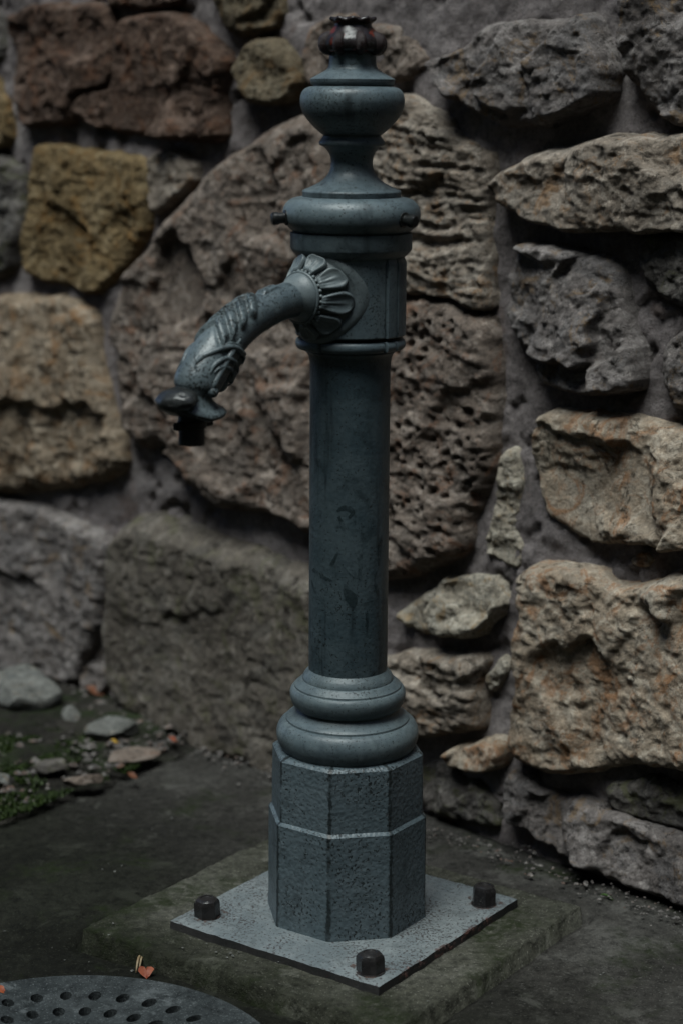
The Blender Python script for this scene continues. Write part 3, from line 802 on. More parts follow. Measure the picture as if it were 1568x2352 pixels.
# domed cap nuts
def nut_mesh():
    bm = bmesh.new()
    R = 0.0152
    rings = [(0.0168, 0.0, 0), (0.0168, 0.0012, 0), (R, 0.0014, 1), (R, 0.019, 1), (R * .97, 0.0225, 1), (R * .86, 0.0262, .6), (R * .62, 0.0285, 0), (R * .5, .0287, 0), (R * .45, .0272, 0), (0.0008, .0270, 0)]
    n = 48; vs_ = []
    for (r, z, hx) in rings:
        row = []
        for k in range(n):
            w = 2 * math.pi * k / n
            f = math.cos(math.pi / 6) / math.cos((w % (math.pi / 3)) - math.pi / 6)
            rr = r * (1 + hx * (f * 1.06 - 1.0)) if hx else r
            row.append(bm.verts.new((rr * math.cos(w), rr * math.sin(w), z * 0.90)))
        vs_.append(row)
    for a, b in zip(vs_, vs_[1:]):
        for k in range(n): bm.faces.new((a[k], a[(k + 1) % n], b[(k + 1) % n], b[k]))
    bm.faces.new(vs_[-1])
    bmesh.ops.recalc_face_normals(bm, faces=bm.faces)
    me = bpy.data.meshes.new('bolt'); bm.to_mesh(me); bm.free()
    me.polygons.foreach_set('use_smooth', np.ones(len(me.polygons), bool)); me.set_sharp_from_angle(angle=math.radians(28))
    me.materials.append(M['bolt']); return me
_t = NT('rust_stain'); M['stain'] = broken(_t.out(_t.ramp(_t.noise(_t.obj(), 130.0, 6, .7), [(.4, (.030, .022, .019)), (.6, (.075, .036, .026))]), 0.85), 95.0, 0.54)
nm = nut_mesh()
for k, (a, b) in enumerate(((-0.126, -0.117), (0.124, -0.127), (0.129, 0.116), (-0.124, 0.122))):
    p = frame_pt(a, b)
    o = link('bolt', nm, None, pump); o.location = (p[0], p[1], PLT - 0.0008); o.rotation_euler = (math.radians((2, -3, 1.5, -2)[k]), math.radians((-2, 1, 3, 2)[k]), k * 0.7 + .2)
    o.scale = ((1.0, 1.04, .97, 1.0)[k],) * 2 + ((.96, .92, 1.0, .95)[k],)
    V = [(p[0], p[1], PLT + .0006)] + [(p[0] + r_ * math.cos(w), p[1] + r_ * math.sin(w), PLT + .0006) for j in range(28) for w in (2 * math.pi * j / 28,) for r_ in (0.0225 + 0.006 * math.sin(3 * w + k) + 0.003 * math.sin(7 * w + 2 * k),)]
    link('rust_stain', mesh_np('rust_stain', V, [(0, 1 + j, 1 + (j + 1) % 28) for j in range(28)]), M['stain'], pump)

# octagonal pedestal, two tiers
OCT0 = math.radians(-12.5)
def octa(name, rings, mat, sub=4, bev=0.0022):
    bm = bmesh.new(); rows = []
    for (R, z) in rings:
        row = []
        for k in range(8):
            a0 = OCT0 + k * math.pi / 4; a1 = a0 + math.pi / 4
            p0 = np.array([math.sin(a0), -math.cos(a0)]) * R; p1 = np.array([math.sin(a1), -math.cos(a1)]) * R
            L = np.linalg.norm(p1 - p0)
            for f in (bev / L, 0.25, 0.5, 0.75, 1 - bev / L):
                q = p0 + (p1 - p0) * f; row.append(bm.verts.new((q[0], q[1], z)))
        rows.append(row)
    n = len(rows[0])
    for a, b in zip(rows, rows[1:]):
        for k in range(n): bm.faces.new((a[k], a[(k + 1) % n], b[(k + 1) % n], b[k]))
    bm.faces.new(rows[0]); bm.faces.new(rows[-1])
    bmesh.ops.recalc_face_normals(bm, faces=bm.faces)
    me = bpy.data.meshes.new(name); bm.to_mesh(me); bm.free()
    me.polygons.foreach_set('use_smooth', np.ones(len(me.polygons), bool)); me.set_sharp_from_angle(angle=math.radians(20))
    return link(name, me, mat, pump)
zl, zu = axis_z(1853), axis_z(1714)
Rl0, Rl1 = axis_r(2085, 184), axis_r(1853, 185)
Ru0, Ru1 = axis_r(1853, 177.5), axis_r(1714, 177)
octa('lower_pedestal', [(Rl0 + .001, PLT - .002), (Rl0, PLT + .02), (Rl1, zl - .0045), (Rl1 - .0008, zl - .0036), (Ru0 - .003, zl + .0015)], M['paint_cast'])
octa('upper_pedestal', [(Ru0, zl - .006), (Ru0, zl + .02), (Ru1, zu - .0035), (Ru1 - .0008, zu - .0026), (Ru1 - .0045, zu), (Ru1 * .80, zu + .002)], M['paint_cast'])

# torus mouldings
lathe('base_moulding', [
  [(1722, 140), (1713, 149), (1702, 156.5), (1690, 161), (1676, 162.5), (1664, 159.5), (1655, 154), (1650, 148), (1648, 143.5)],
  [(1648, 143.5), (1647.5, 141.5)], [(1647.5, 141.5), (1643, 141)],
  [(1643, 141), (1639, 136), (1634, 127), (1629, 119.5), (1624, 115), (1619, 113)],
  [(1619, 113), (1620, 118), (1612, 126), (1600, 131), (1588, 132.5), (1580, 130.5), (1575, 127), (1573.5, 125)],
  [(1573.5, 125), (1573, 122.5)], [(1573, 122.5), (1569, 122)],
  [(1569, 122), (1565, 117), (1560, 111), (1557, 107)], [(1557, 107), (1556.5, 104.5)], [(1556.5, 104.5), (1553, 104)],
  [(1553, 104), (1549, 102.5), (1543, 99), (1538, 94.5), (1533, 90)]], M['paint_mould'])
lathe('column', [[(1540, 89.5), (1533, 89.8)], [(1533, 89.8), (1200, 91.0), (860, 92.2)], [(860, 92.2), (838, 92.5), (824, 94), (812, 98), (805, 104)], [(805, 104), (798, 104)]], M['paint_column'])

# head: a drum with flat pilasters, and the ring that follows it
def az_r(az, R, flat, grow=0.0):
    # az measured from the camera side; pilasters centred 93 degrees either way of it
    best = R
    for c in (93, -87):
        dlt = (math.degrees(az) - c + 540) % 360 - 180
        if abs(dlt) < 54:
            best = max(R * 1.006, min(flat / max(0.2, math.cos(math.radians(dlt))), R * 1.045))
            if abs(abs(dlt) - 53) < 1.6: best = R * 0.968
            if abs(dlt + 37) < 1.2: best -= R * 0.030
    return best + grow
def drum(name, rows, mat, flatk=1.035, n=360, sharp=24):
    V, F = [], []
    m = len(rows)
    for k in range(n):
        w = 2 * math.pi * k / n
        for (r, z, polyg) in rows:
            rr = az_r(w, r, r * flatk) if polyg else r
            V.append((rr * math.sin(w), -rr * math.cos(w), z))
    for k in range(n):
        for j in range(m - 1): F.append((k * m + j, k * m + j + 1, ((k + 1) % n) * m + j + 1, ((k + 1) % n) * m + j))
    F.append(tuple(k * m for k in range(n))); F.append(tuple(k * m + m - 1 for k in range(n)))
    me = fix_normals(mesh_np(name, V, F, True)); me.set_sharp_from_angle(angle=math.radians(sharp))
    return link(name, me, mat, pump)
HR = axis_r(680, 121.5)
drum('head', [(HR * .80, axis_z(768), 0), (HR * .985, axis_z(767), 1), (HR, axis_z(764), 1), (HR, axis_z(720), 1), (HR, axis_z(600), 1), (HR, axis_z(588), 0), (HR * 1.03, axis_z(582), 0), (HR * 1.03, axis_z(570), 0)], M['paint'])
RR = axis_r(787, 112)
ring_rows = []
for k in range(11):
    a = math.pi * (k / 10) - math.pi / 2
    ring_rows.append((RR + axis_r(787, 9.5) * math.cos(a), axis_z(787) + axis_r(787, 12.5) * math.sin(a), 1))
drum('head_ring', [(RR * .8, axis_z(800), 0)] + ring_rows + [(RR * .8, axis_z(772), 0)], M['paint'], sharp=50)
lathe('collar', [[(592, 118), (586, 126)], [(586, 126), (580, 132), (574, 137), (569, 139.5)], [(569, 139.5), (534, 139.5)], [(534, 139.5), (530, 130)], [(530, 130), (520, 128)]], M['paint'])
hood = lathe('hood', [[(533, 126), (529, 137)],
  [(529, 137), (524, 142), (516, 150), (506, 155.5), (492, 158), (478, 156), (468, 151), (460, 143), (455, 133), (452, 120)],
  [(452, 120), (451.5, 112)], [(451.5, 112), (449, 112.5), (440, 113.5)],
  [(440, 113.5), (436, 110), (428, 91), (416, 70), (402, 56), (388, 49.5), (369, 48), (353, 52), (342, 60)],
  [(342, 60), (337, 66), (334, 73), (331, 75.5)], [(331, 75.5), (326, 75.2), (321, 72), (316, 68.5), (312, 66.5)]], M['paint'])
lathe('urn', [[(313, 60), (311, 66)], [(311, 66), (303, 76), (293, 87), (282, 97.5), (270, 107), (258, 114), (246, 118), (232, 120), (220, 118.5), (210, 114.5), (203, 107), (199.5, 98), (198, 90)],
  [(198, 90), (196, 90)], [(196, 90), (195, 94)], [(195, 94), (190, 96.5), (182, 97.5)],
  [(182, 97.5), (178, 91), (172, 80), (164, 66), (158, 58), (150, 54.5)], [(150, 54.5), (138, 54), (126, 53), (118, 51)]], M['paint'])
knob = lathe('finial_knob', [[(124, 48), (120, 51)], [(120, 51), (119.5, 58), (115, 65), (107, 69), (98, 69.5), (88, 66), (78, 58), (68, 49), (60, 43.5), (54, 42.5), (50, 44), (47, 48)]], M['knob'])
# little crown on the very top
def crown():
    V, F = [], []
    n = 120
    rows = [(42, 55, 0), (47, 51, .5), (51, 48, 1), (52, 44, 1), (49, 40.5, 1), (44, 39.5, .3), (38, 42, 0), (20, 43, 0)]
    for k in range(n):
        w = 2 * math.pi * k / n
        for (hw, y, l) in rows:
            r = axis_r(y, hw) * (1 + l * 0.055 * math.cos(9 * w)); z = axis_z(y) + l * 0.0011 * math.cos(9 * w)
            V.append((r * math.sin(w), -r * math.cos(w), z))
    m = len(rows)
    for k in range(n):
        for j in range(m - 1): F.append((k * m + j, k * m + j + 1, ((k + 1) % n) * m + j + 1, ((k + 1) % n) * m + j))
    F.append(tuple(k * m + m - 1 for k in range(n)))
    link('crown', fix_normals(mesh_np('crown', V, F, True)), M['knob'], knob)
    # cast lobes on the shoulder of the knob
    for k in range(8):
        a = 2 * math.pi * (k + .35) / 8
        bm = bmesh.new(); bmesh.ops.create_uvsphere(bm, u_segments=14, v_segments=9, radius=1.0)
        me = bpy.data.meshes.new('lobe'); bm.to_mesh(me); bm.free()
        me.polygons.foreach_set('use_smooth', np.ones(len(me.polygons), bool))
        o = link('lobe', me, M['knob'], knob)
        r = axis_r(100, 57)
        o.location = (r * math.sin(a), -r * math.cos(a), axis_z(100))
        o.scale = (0.0075, 0.0125, 0.0135); o.rotation_euler = (0, 0, a)
        o.rotation_euler = (math.radians(-14), 0, a)
crown()
# three set screws round the hood
def screw_mesh():
    bm = bmesh.new(); rows = []
    prof = [(.0088, -.004), (.0088, .0012), (.0070, .0022), (.0062, .0022), (.0062, .0095), (.0074, .0097), (.0074, .0150), (.0060, .0168), (.0035, .0174)]
    for (r, z) in prof:
        row = []
        for k in range(20):
            w = 2 * math.pi * k / 20; row.append(bm.verts.new((r * math.cos(w), r * math.sin(w), z)))
        rows.append(row)
    for a, b in zip(rows, rows[1:]):
        for k in range(20): bm.faces.new((a[k], a[(k + 1) % 20], b[(k + 1) % 20], b[k]))
    bm.faces.new(rows[-1]); bmesh.ops.recalc_face_normals(bm, faces=bm.faces)
    me = bpy.data.meshes.new('set_screw'); bm.to_mesh(me); bm.free()
    me.polygons.foreach_set('use_smooth', np.ones(len(me.polygons), bool)); me.set_sharp_from_angle(angle=math.radians(35))
    me.materials.append(M['bare']); return me
sm = screw_mesh()
for azd in (49, -73, 169):
    a = math.radians(azd); r = axis_r(497, 155.5); d = Vector((math.sin(a), -math.cos(a), -0.08)).normalized()
    o = link('set_screw', sm, None, hood)
    o.location = (r * math.sin(a), -r * math.cos(a), axis_z(498)); o.rotation_euler = d.to_track_quat('Z', 'Y').to_euler()

# ---- spout: lives in one upright plane through the pump's axis
SAZ = math.radians(-44.0)
SD = np.array([math.sin(SAZ), -math.cos(SAZ), 0.0]); SNRM = np.array([math.cos(SAZ), math.sin(SAZ), 0.0])    # SNRM: side turned to the camera
if SNRM[1] > 0: SNRM = -SNRM
UPV = np.array([0, 0, 1.0])
def on_spout(x, y, side=0.0):
    P = on_plane(x, y, SNRM * side, SNRM); return np.array([P @ SD, P[2]]), depth_of(P)
trace = [(738, 676, 50), (705, 681, 47), (672, 687, 43), (640, 697, 41), (605, 714, 42), (570, 735, 44), (538, 762, 46), (508, 796, 49), (480, 838, 52), (460, 872, 52), (452, 888, 50), (449, 897, 43), (447, 908, 36), (446, 930, 30)]
tr = []
for (x, y, hw) in trace:
    p, dep = on_spout(x, y); tr.append((p[0], p[1], hw * dep / FPX))
# perpendicular to the picture the pipe stays round, so widths convert directly
cl = np.array(catmull(tr, 16))
C2 = cl[:, :2]; RAD = cl[:, 2]
tan = np.gradient(C2, axis=0); tan /= np.linalg.norm(tan, axis=1, keepdims=True)
arc = np.concatenate([[0], np.cumsum(np.linalg.norm(np.diff(C2, axis=0), axis=1))])
nor2 = np.stack([-tan[:, 1], tan[:, 0]], 1)
if nor2[len(nor2) // 2, 1] < 0: nor2 = -nor2                 # outer / upper side
def sp3(p2): return SD * p2[0] + UPV * p2[1]
def spout():
    n = 144; m = len(C2)
    th = np.linspace(-math.pi, math.pi, n, endpoint=False)
    s_leaf0 = arc[-1] * 0.40; wl = 0.0150
    V = np.zeros((m, n, 3))
    for i in range(m):
        r = RAD[i]
        q = (arc[i] - s_leaf0 - r * np.abs(th) * 0.85) / wl
        win = np.clip((1.15 + .12 * np.sin(q * 5) - np.abs(th)) / 0.22, 0, 1) * np.clip(q / 0.2, 0, 1) * np.clip((4.02 - q) / .04, 0, 1)
        fr = q - np.floor(q)
        saw = np.where(fr < 0.86, np.sin(np.clip(fr / .86, 0, 1) * math.pi * .62), np.sin(math.pi * .62) * (1 - (fr - .86) / .14))
        d = 0.0066 * saw * win
        # smooth lower lobe of the leaf with a raised border
        lobe = np.clip((q - 4.0) / .4, 0, 1) * np.clip((1.75 - np.abs(th)) / 0.14, 0, 1)
        d = d + 0.0024 * lobe
        # a diamond boss higher up on the back
        sb = arc[-1] * 0.33
        dd = np.maximum(np.abs(arc[i] - sb) / 0.013, np.abs(th) * r / 0.008)
        d = d + 0.0028 * np.clip((1 - dd) / .3, 0, 1)
        rr = r + d
        c = sp3(C2[i]); nn = sp3(nor2[i])
        V[i] = c + np.outer(rr * np.cos(th), nn) + np.outer(rr * np.sin(th), SNRM)
    idx = np.arange(m * n).reshape(m, n)
    Q = np.stack([idx[:-1], np.roll(idx[:-1], -1, 1), np.roll(idx[1:], -1, 1), idx[1:]], -1).reshape(-1, 4)
    me = mesh_fast('spout', V.reshape(-1, 3), Q); fix_normals(me)
    me.polygons.foreach_set('use_smooth', np.ones(len(me.polygons), bool))
    o = link('spout', me, M['paint_spout'], pump)
    # nested scroll bands curling from each cheek down round the underside, on a lobed shell
    zz = lambda p: [(349.07 + x * .15234, 716.5 + y * .15234) for x, y in p]
    bands = ((zz([(760, 910), (790, 800), (890, 660), (1020, 570), (1150, 528), (1270, 535), (1350, 600), (1385, 700), (1360, 790)]), 6.6),
             (zz([(885, 930), (930, 830), (1010, 750), (1120, 700), (1215, 725), (1275, 810), (1290, 900), (1250, 970)]), 5.6),
             (zz([(940, 920), (1010, 855), (1110, 822), (1185, 870), (1220, 960), (1205, 1060), (1140, 1120)]), 4.6),
             (zz([(1060, 525), (1150, 478), (1250, 472), (1330, 510), (1365, 560)]), 3.0))
    for bi, (pts, w) in enumerate(bands):
        for sgn in (1, -1):
            P = []
            fine_ = catmull(pts, 6)
            for q_, (x, y) in enumerate(fine_):
                u = q_ / (len(fine_) - 1)
                side = 0.0
                for _ in range(6):
                    p2, dep = on_spout(x, y, side)
                    dd = np.linalg.norm(C2 - p2, axis=1); i = int(dd.argmin()); R_ = RAD[i] * 1.05
                    side = max(0.009 - 0.003 * bi, math.sqrt(max(0.0, R_ * R_ - min(dd[i], R_ * .985) ** 2)) + 0.0012)
                P.append(sp3(p2) + SNRM * sgn * side)
            link('scroll_band', tube('scroll_band', P, w * dep / FPX, 12, taper=True), M['paint_spout'], o)
    for (x, y, a, b) in ((534, 826, 20, 24), (522, 856, 20, 24), (502, 880, 20, 22)):
        p2, dep = on_spout(x, y); k = dep / FPX
        bm = bmesh.new(); bmesh.ops.create_uvsphere(bm, u_segments=24, v_segments=16, radius=1.0)
        for v in bm.verts:
            q_ = v.co.copy(); v.co = Vector(sp3(p2) + SD * (q_.x * a * k) + SNRM * (q_.y * 26 * k) + UPV * (q_.z * b * k))
        me = bpy.data.meshes.new('shell_lobe'); bm.to_mesh(me); bm.free()
        me.polygons.foreach_set('use_smooth', np.ones(len(me.polygons), bool))
        link('shell_lobe', me, M['paint_spout'], o)
    # border bead of the leaf, both cheeks
    for sgn in (1, -1):
        path = []
        for j in range(30):
            i = int(m * (0.50 + 0.27 * j / 29)); a = math.radians(84 + 6 * j / 29) * sgn; rr = RAD[i] + .0012
            path.append(sp3(C2[i]) + sp3(nor2[i]) * rr * math.cos(a) + SNRM * rr * math.sin(a))
        link('leaf_border', tube('leaf_border', path, .0036, 10, taper=True), M['paint_spout'], o)
    # little volute knob at each cheek
    for sgn in (1, -1):
        i = int(m * .80); a = math.radians(100) * sgn; rr = RAD[i] + .001
        c = sp3(C2[i]) + sp3(nor2[i]) * rr * math.cos(a) + SNRM * rr * math.sin(a)
        bm = bmesh.new(); bmesh.ops.create_uvsphere(bm, u_segments=16, v_segments=10, radius=.0068)
        me = bpy.data.meshes.new('volute'); bm.to_mesh(me); bm.free()
        me.polygons.foreach_set('use_smooth', np.ones(len(me.polygons), bool))
        link('volute', me, M['paint_spout'], o).location = tuple(c)
    return o
def tube(name, path, r, n=12, taper=False):
    P = np.array(path); T = np.gradient(P, axis=0); T /= np.linalg.norm(T, axis=1, keepdims=True)
    ref = np.array([0.3, 0.2, 0.9]); V = []
    a = np.cross(T[0], ref); a /= np.linalg.norm(a)
    for i in range(len(P)):
        a = a - T[i] * (a @ T[i]); a /= np.linalg.norm(a); b = np.cross(T[i], a)
        k = r * (min(1, 0.35 + 3.2 * min(i, len(P) - 1 - i) / len(P)) if taper else 1)
        for j in range(n):
            w = 2 * math.pi * j / n; V.append(P[i] + (a * math.cos(w) + b * math.sin(w)) * k)
    m = len(P); F = []
    for i in range(m - 1):
        for j in range(n): F.append((i * n + j, i * n + (j + 1) % n, (i + 1) * n + (j + 1) % n, (i + 1) * n + j))
    F.append(tuple(range(n))); F.append(tuple((m - 1) * n + j for j in range(n)))
    return fix_normals(mesh_np(name, V, F, True))
sp = spout()

# mouth: flared lip with a heavy rolled end, then the black nozzle
def mouth():
    (c0, dep) = on_spout(444, 917); k = dep / FPX
    base = sp3(c0)
    n = 96
    rows = [(36, -28, 0, 0), (39, -16, 0, 0), (41, -6, .1, .1), (47, 6, .4, .4), (57, 17, .8, .8), (69, 25, 1, 1), (74, 32, 1, 1), (71, 39, 1, .95), (60, 42, .8, .8), (45, 42, .4, .5), (28, 38, 0, .2)]
    V = []
    for j in range(n):
        w = 2 * math.pi * j / n                           # 0 = out along the spout
        cw, sw = math.cos(w), math.sin(w)
        for (r, dz, l, q) in rows:
            rr = r * (1 + l * (-0.06 * max(0, cw) + 0.10 * max(0, -cw) - 0.12 * abs(sw) ** 3))
            z = -dz + q * (16 * max(0, cw) - 6 * abs(sw) ** 2 + 3 * max(0, -cw))
            
            V.append(base + SD * (rr * cw * k) + SNRM * (rr * sw * k) + UPV * (z * k))
    m = len(rows); F = []
    for j in range(n):
        for i in range(m - 1): F.append((j * m + i, j * m + i + 1, ((j + 1) % n) * m + i + 1, ((j + 1) % n) * m + i))
    F.append(tuple(j * m + m - 1 for j in range(n)))
    lip = fix_normals(mesh_np('lip', V, F, True))
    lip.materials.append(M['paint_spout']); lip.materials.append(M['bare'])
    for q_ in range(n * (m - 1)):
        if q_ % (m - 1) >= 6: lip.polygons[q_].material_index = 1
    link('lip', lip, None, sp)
    # heavy black roll at the outer end
    bm = bmesh.new(); bmesh.ops.create_icosphere(bm, subdivisions=4, radius=1.0)
    rnd = np.random.RandomState(3)
    for v in bm.verts:
        p = np.array(v.co)
        f = 1 + 0.10 * float(fbm(np.array([p[0] * 3]), np.array([p[1] * 3]), np.array([p[2] * 3]), oct=3, seed=8)[0])
        q = np.array([p[0] * 42, p[1] * 56, p[2] * 28]) * k * f
        v.co = Vector(base + SD * (q[0] + 50 * k) + SNRM * q[1] + UPV * (q[2] + 3 * k - 0.12 * q[0]))
    me = bpy.data.meshes.new('rolled_end'); bm.to_mesh(me); bm.free()
    me.polygons.foreach_set('use_smooth', np.ones(len(me.polygons), bool))
    link('rolled_end', me, M['bare'], sp)
    # nozzle, tilted slightly with the mouth
    V, F = [], []
    rows = [(24, -18), (32, -30), (32, -48), (34, -50), (34, -64), (30, -66), (29, -104), (24, -105), (22, -76)]
    for j in range(48):
        w = 2 * math.pi * j / 48
        for (r, z) in rows: V.append(base + SD * ((r * math.cos(w) - (z + 20) * .06 + 2) * k) + SNRM * (r * math.sin(w) * k) + UPV * (z * k))
    m = len(rows)
    for j in range(48):
        for i in range(m - 1): F.append((j * m + i, j * m + i + 1, ((j + 1) % 48) * m + i + 1, ((j + 1) % 48) * m + i))
    F.append(tuple(j * m + m - 1 for j in range(48)))
    me = fix_normals(mesh_np('nozzle', V, F, True)); me.set_sharp_from_angle(angle=math.radians(35))
    nz = link('nozzle', me, M['nozzle'], sp)
    for sgn in (1, -1):
        c = base + UPV * (-58 * k)
        d = -SD * sgn
        bx = [c + d * (a * k) + np.cross(UPV, d) * (b * k) + UPV * (z * k) for a in (28, 57) for b in (-8, 8) for z in (-9, 8)]
        me = mesh_np('lug', bx, [(0, 1, 3, 2), (4, 6, 7, 5), (0, 4, 5, 1), (2, 3, 7, 6), (0, 2, 6, 4), (1, 5, 7, 3)], False)
        bm = bmesh.new(); bm.from_mesh(me); bmesh.ops.recalc_face_normals(bm, faces=bm.faces)
        bmesh.ops.bevel(bm, geom=bm.edges[:], offset=.0012, segments=2, affect='EDGES'); bm.to_mesh(me); bm.free()
        link('lug', me, M['nozzle'], nz)
mouth()

# rosette where the spout leaves the head
def rosette():
    c0, dep = on_spout(735, 679); k = dep / FPX
    z0 = c0[1]
    def ringpt(r, ax, w): return SD * ax + UPV * (z0 + r * math.cos(w)) + SNRM * (r * math.sin(w))
    def drum_ax(r, w): return math.sqrt(max((HR * .2) ** 2, HR * HR - (r * math.sin(w)) ** 2))     # where the head's drum lies
    RIN, ROUT = 57 * k, 98 * k
    AXIN = HR * 1.27
    def cone(u, w):                # u 0 at the bead ring, 1 at the petal tips, saddle-shaped against the drum
        r = RIN + (ROUT - RIN) * u
        tip = drum_ax(ROUT, w) + 9 * k
        e = u ** 1.35
        return r, AXIN * (1 - e) + tip * e
    n = 120; V, F = [], []
    sta = []
    for q in range(25): sta.append(('c', q / 24))
    for q in range(1, 9): sta.append(('b', q / 8))
    m = len(sta)
    for j in range(n):
        w = 2 * math.pi * j / n
        for (ty, u) in sta:
            if ty == 'c':
                r, ax = cone(u, w); dip = 5.5 * k * min(1, u / .08, (1 - u) / .03); r, ax = r - dip * .72, ax - dip * .70
            else:
                r = ROUT + (13 * k) * math.sin(u * math.pi / 2)
                ax = (drum_ax(ROUT, w) + 9 * k) * (1 - u) + (drum_ax(ROUT + 13 * k, w) - 6 * k) * u
                ax += 3 * k * math.sin(math.pi * u)
            V.append(ringpt(r, ax, w))
    for j in range(n):
        for i in range(m - 1): F.append((j * m + i, j * m + i + 1, ((j + 1) % n) * m + i + 1, ((j + 1) % n) * m + i))
    ro = link('rosette', fix_normals(mesh_np('rosette', V, F, True)), M['paint_rosette'], pump)
    NP = 9
    nu, nv = 30, 26
    for q in range(NP):
        wc = 2 * math.pi * (q + 0.42) / NP
        V, F = [], []
        for i in range(nu + 1):
            u = i / nu
            half = (math.pi / NP) * (0.62 + 0.33 * math.sin(min(1, u * 1.2) * math.pi / 2)) * math.sqrt(max(0.0, 1 - max(0, (u - .60) / .40) ** 2.4))
            for j in range(nv + 1):
                v = -1 + 2 * j / nv
                w = wc + v * half
                r, ax = cone(.03 + u * .95, w)
                r2, ax2 = cone(min(1, .05 + u * .95), w)
                edge = (1 - abs(v)) / .16; eu = min((1 - u) / .08, u / .05 + .25)
                hgt = 7.5 * min(1, max(0, min(edge, eu))) ** .5
                dish = 6.2 * max(0, 1 - abs(v / .72) ** 3) * max(0, 1 - abs((u - .58) / .40) ** 3)
                rib = 2.6 * math.exp(-(v / .15) ** 2) * max(0, 1 - ((u - .40) / .45) ** 2) + 1.2 * math.exp(-((abs(v) - .38) / .1) ** 2) * max(0, 1 - ((u - .35) / .3) ** 2)
                lf = (hgt - dish + rib - 1.2) * k
                V.append(ringpt(r + lf * .72, ax + lf * .70, w))
        for i in range(nu):
            for j in range(nv): F.append((i * (nv + 1) + j, i * (nv + 1) + j + 1, (i + 1) * (nv + 1) + j + 1, (i + 1) * (nv + 1) + j))
        me = mesh_np('petal', V, F, True)
        bm = bmesh.new(); bm.from_mesh(me); bmesh.ops.remove_doubles(bm, verts=bm.verts, dist=1e-5); bmesh.ops.recalc_face_normals(bm, faces=bm.faces)
        out = Vector(UPV * math.cos(wc) + SNRM * math.sin(wc) + SD)
        if sum(f.normal.dot(out) * f.calc_area() for f in bm.faces) < 0: bmesh.ops.reverse_faces(bm, faces=bm.faces)
        bm.to_mesh(me); bm.free()
        link('petal', me, M['paint_rosette'], ro)
    def tor(name, ax, R, r):
        V, F = [], []
        for j in range(72):
            w = 2 * math.pi * j / 72; rad = UPV * math.cos(w) + SNRM * math.sin(w); P = ringpt(R, ax, w)
            for i in range(12):
                a = 2 * math.pi * i / 12; V.append(P + rad * r * math.cos(a) + SD * r * math.sin(a))
        for j in range(72):
            for i in range(12): F.append((j * 12 + i, j * 12 + (i + 1) % 12, ((j + 1) % 72) * 12 + (i + 1) % 12, ((j + 1) % 72) * 12 + i))
        return link(name, fix_normals(mesh_np(name, V, F, True)), M['paint_rosette'], ro)
    tor('collar_ring', HR * 1.345, 57 * k, 4.0 * k)
    rows = [(HR * 1.24, 58 * k), (HR * 1.33, 57 * k), (HR * 1.40, 55 * k), (HR * 1.47, 50 * k), (HR * 1.54, 45 * k), (HR * 1.64, 40 * k), (HR * 1.74, 36 * k)]
    V, F = [], []; sm_rows = catmull(rows, 4); m = len(sm_rows)
    for j in range(n):
        w = 2 * math.pi * j / n
        for (ax, r) in sm_rows: V.append(ringpt(r, ax, w))
    for j in range(n):
        for i in range(m - 1): F.append((j * m + i, j * m + i + 1, ((j + 1) % n) * m + i + 1, ((j + 1) % n) * m + i))
    link('throat', fix_normals(mesh_np('throat', V, F, True)), M['paint_rosette'], ro)
    bm = bmesh.new(); bmesh.ops.create_uvsphere(bm, u_segments=10, v_segments=8, radius=4.6 * k)
    bme = bpy.data.meshes.new('bead'); bm.to_mesh(bme); bm.free(); bme.materials.append(M['paint_rosette'])
    bme.polygons.foreach_set('use_smooth', np.ones(len(bme.polygons), bool))
    for j in range(30):
        link('bead', bme, None, ro).location = tuple(ringpt(59.5 * k, HR * 1.285, 2 * math.pi * j / 30))
rosette()

# scuffs on the column: dark rubbed marks lying in the paint
def on_col(x, y):
    P = on_plane(x, y, np.zeros(3), AX_N); z = P[2]
    r = axis_r(y, 91.0 if y < 1400 else 90.3) + 0.00045
    xx = max(-r * .99, min(r * .99, P[0] * (1 - 0.016))); return (xx, -math.sqrt(r * r - xx * xx), z)
def scuff(pts, w):
    P = catmull([(x, y, w_) for (x, y), w_ in zip(pts, w)], 5)
    V, F = [], []
    for i, (x, y, w_) in enumerate(P):
        a = P[max(0, i - 1)]; b = P[min(len(P) - 1, i + 1)]
        tx, ty = b[0] - a[0], b[1] - a[1]; l = math.hypot(tx, ty) + 1e-9
        for s in (-1, 0, 1):
            V.append(on_col(x - ty / l * w_ * s, y + tx / l * w_ * s))
    for i in range(len(P) - 1):
        for j in range(2): F.append((i * 3 + j, i * 3 + j + 1, i * 3 + j + 4, i * 3 + j + 3))
    me = fix_normals(mesh_np('scuff', V, F, True))
    bm = bmesh.new(); bm.from_mesh(me)
    if sum(f.normal.y for f in bm.faces) > 0: bmesh.ops.reverse_faces(bm, faces=bm.faces)
    bm.to_mesh(me); bm.free()
    link('scuff', me, M['scuff'], colobj)
colobj = [o for o in pump.children if o.name.startswith('column')][0]
zc = lambda p: [(679.8 + x * .1875, 1120.7 + y * .1875) for x, y in p]
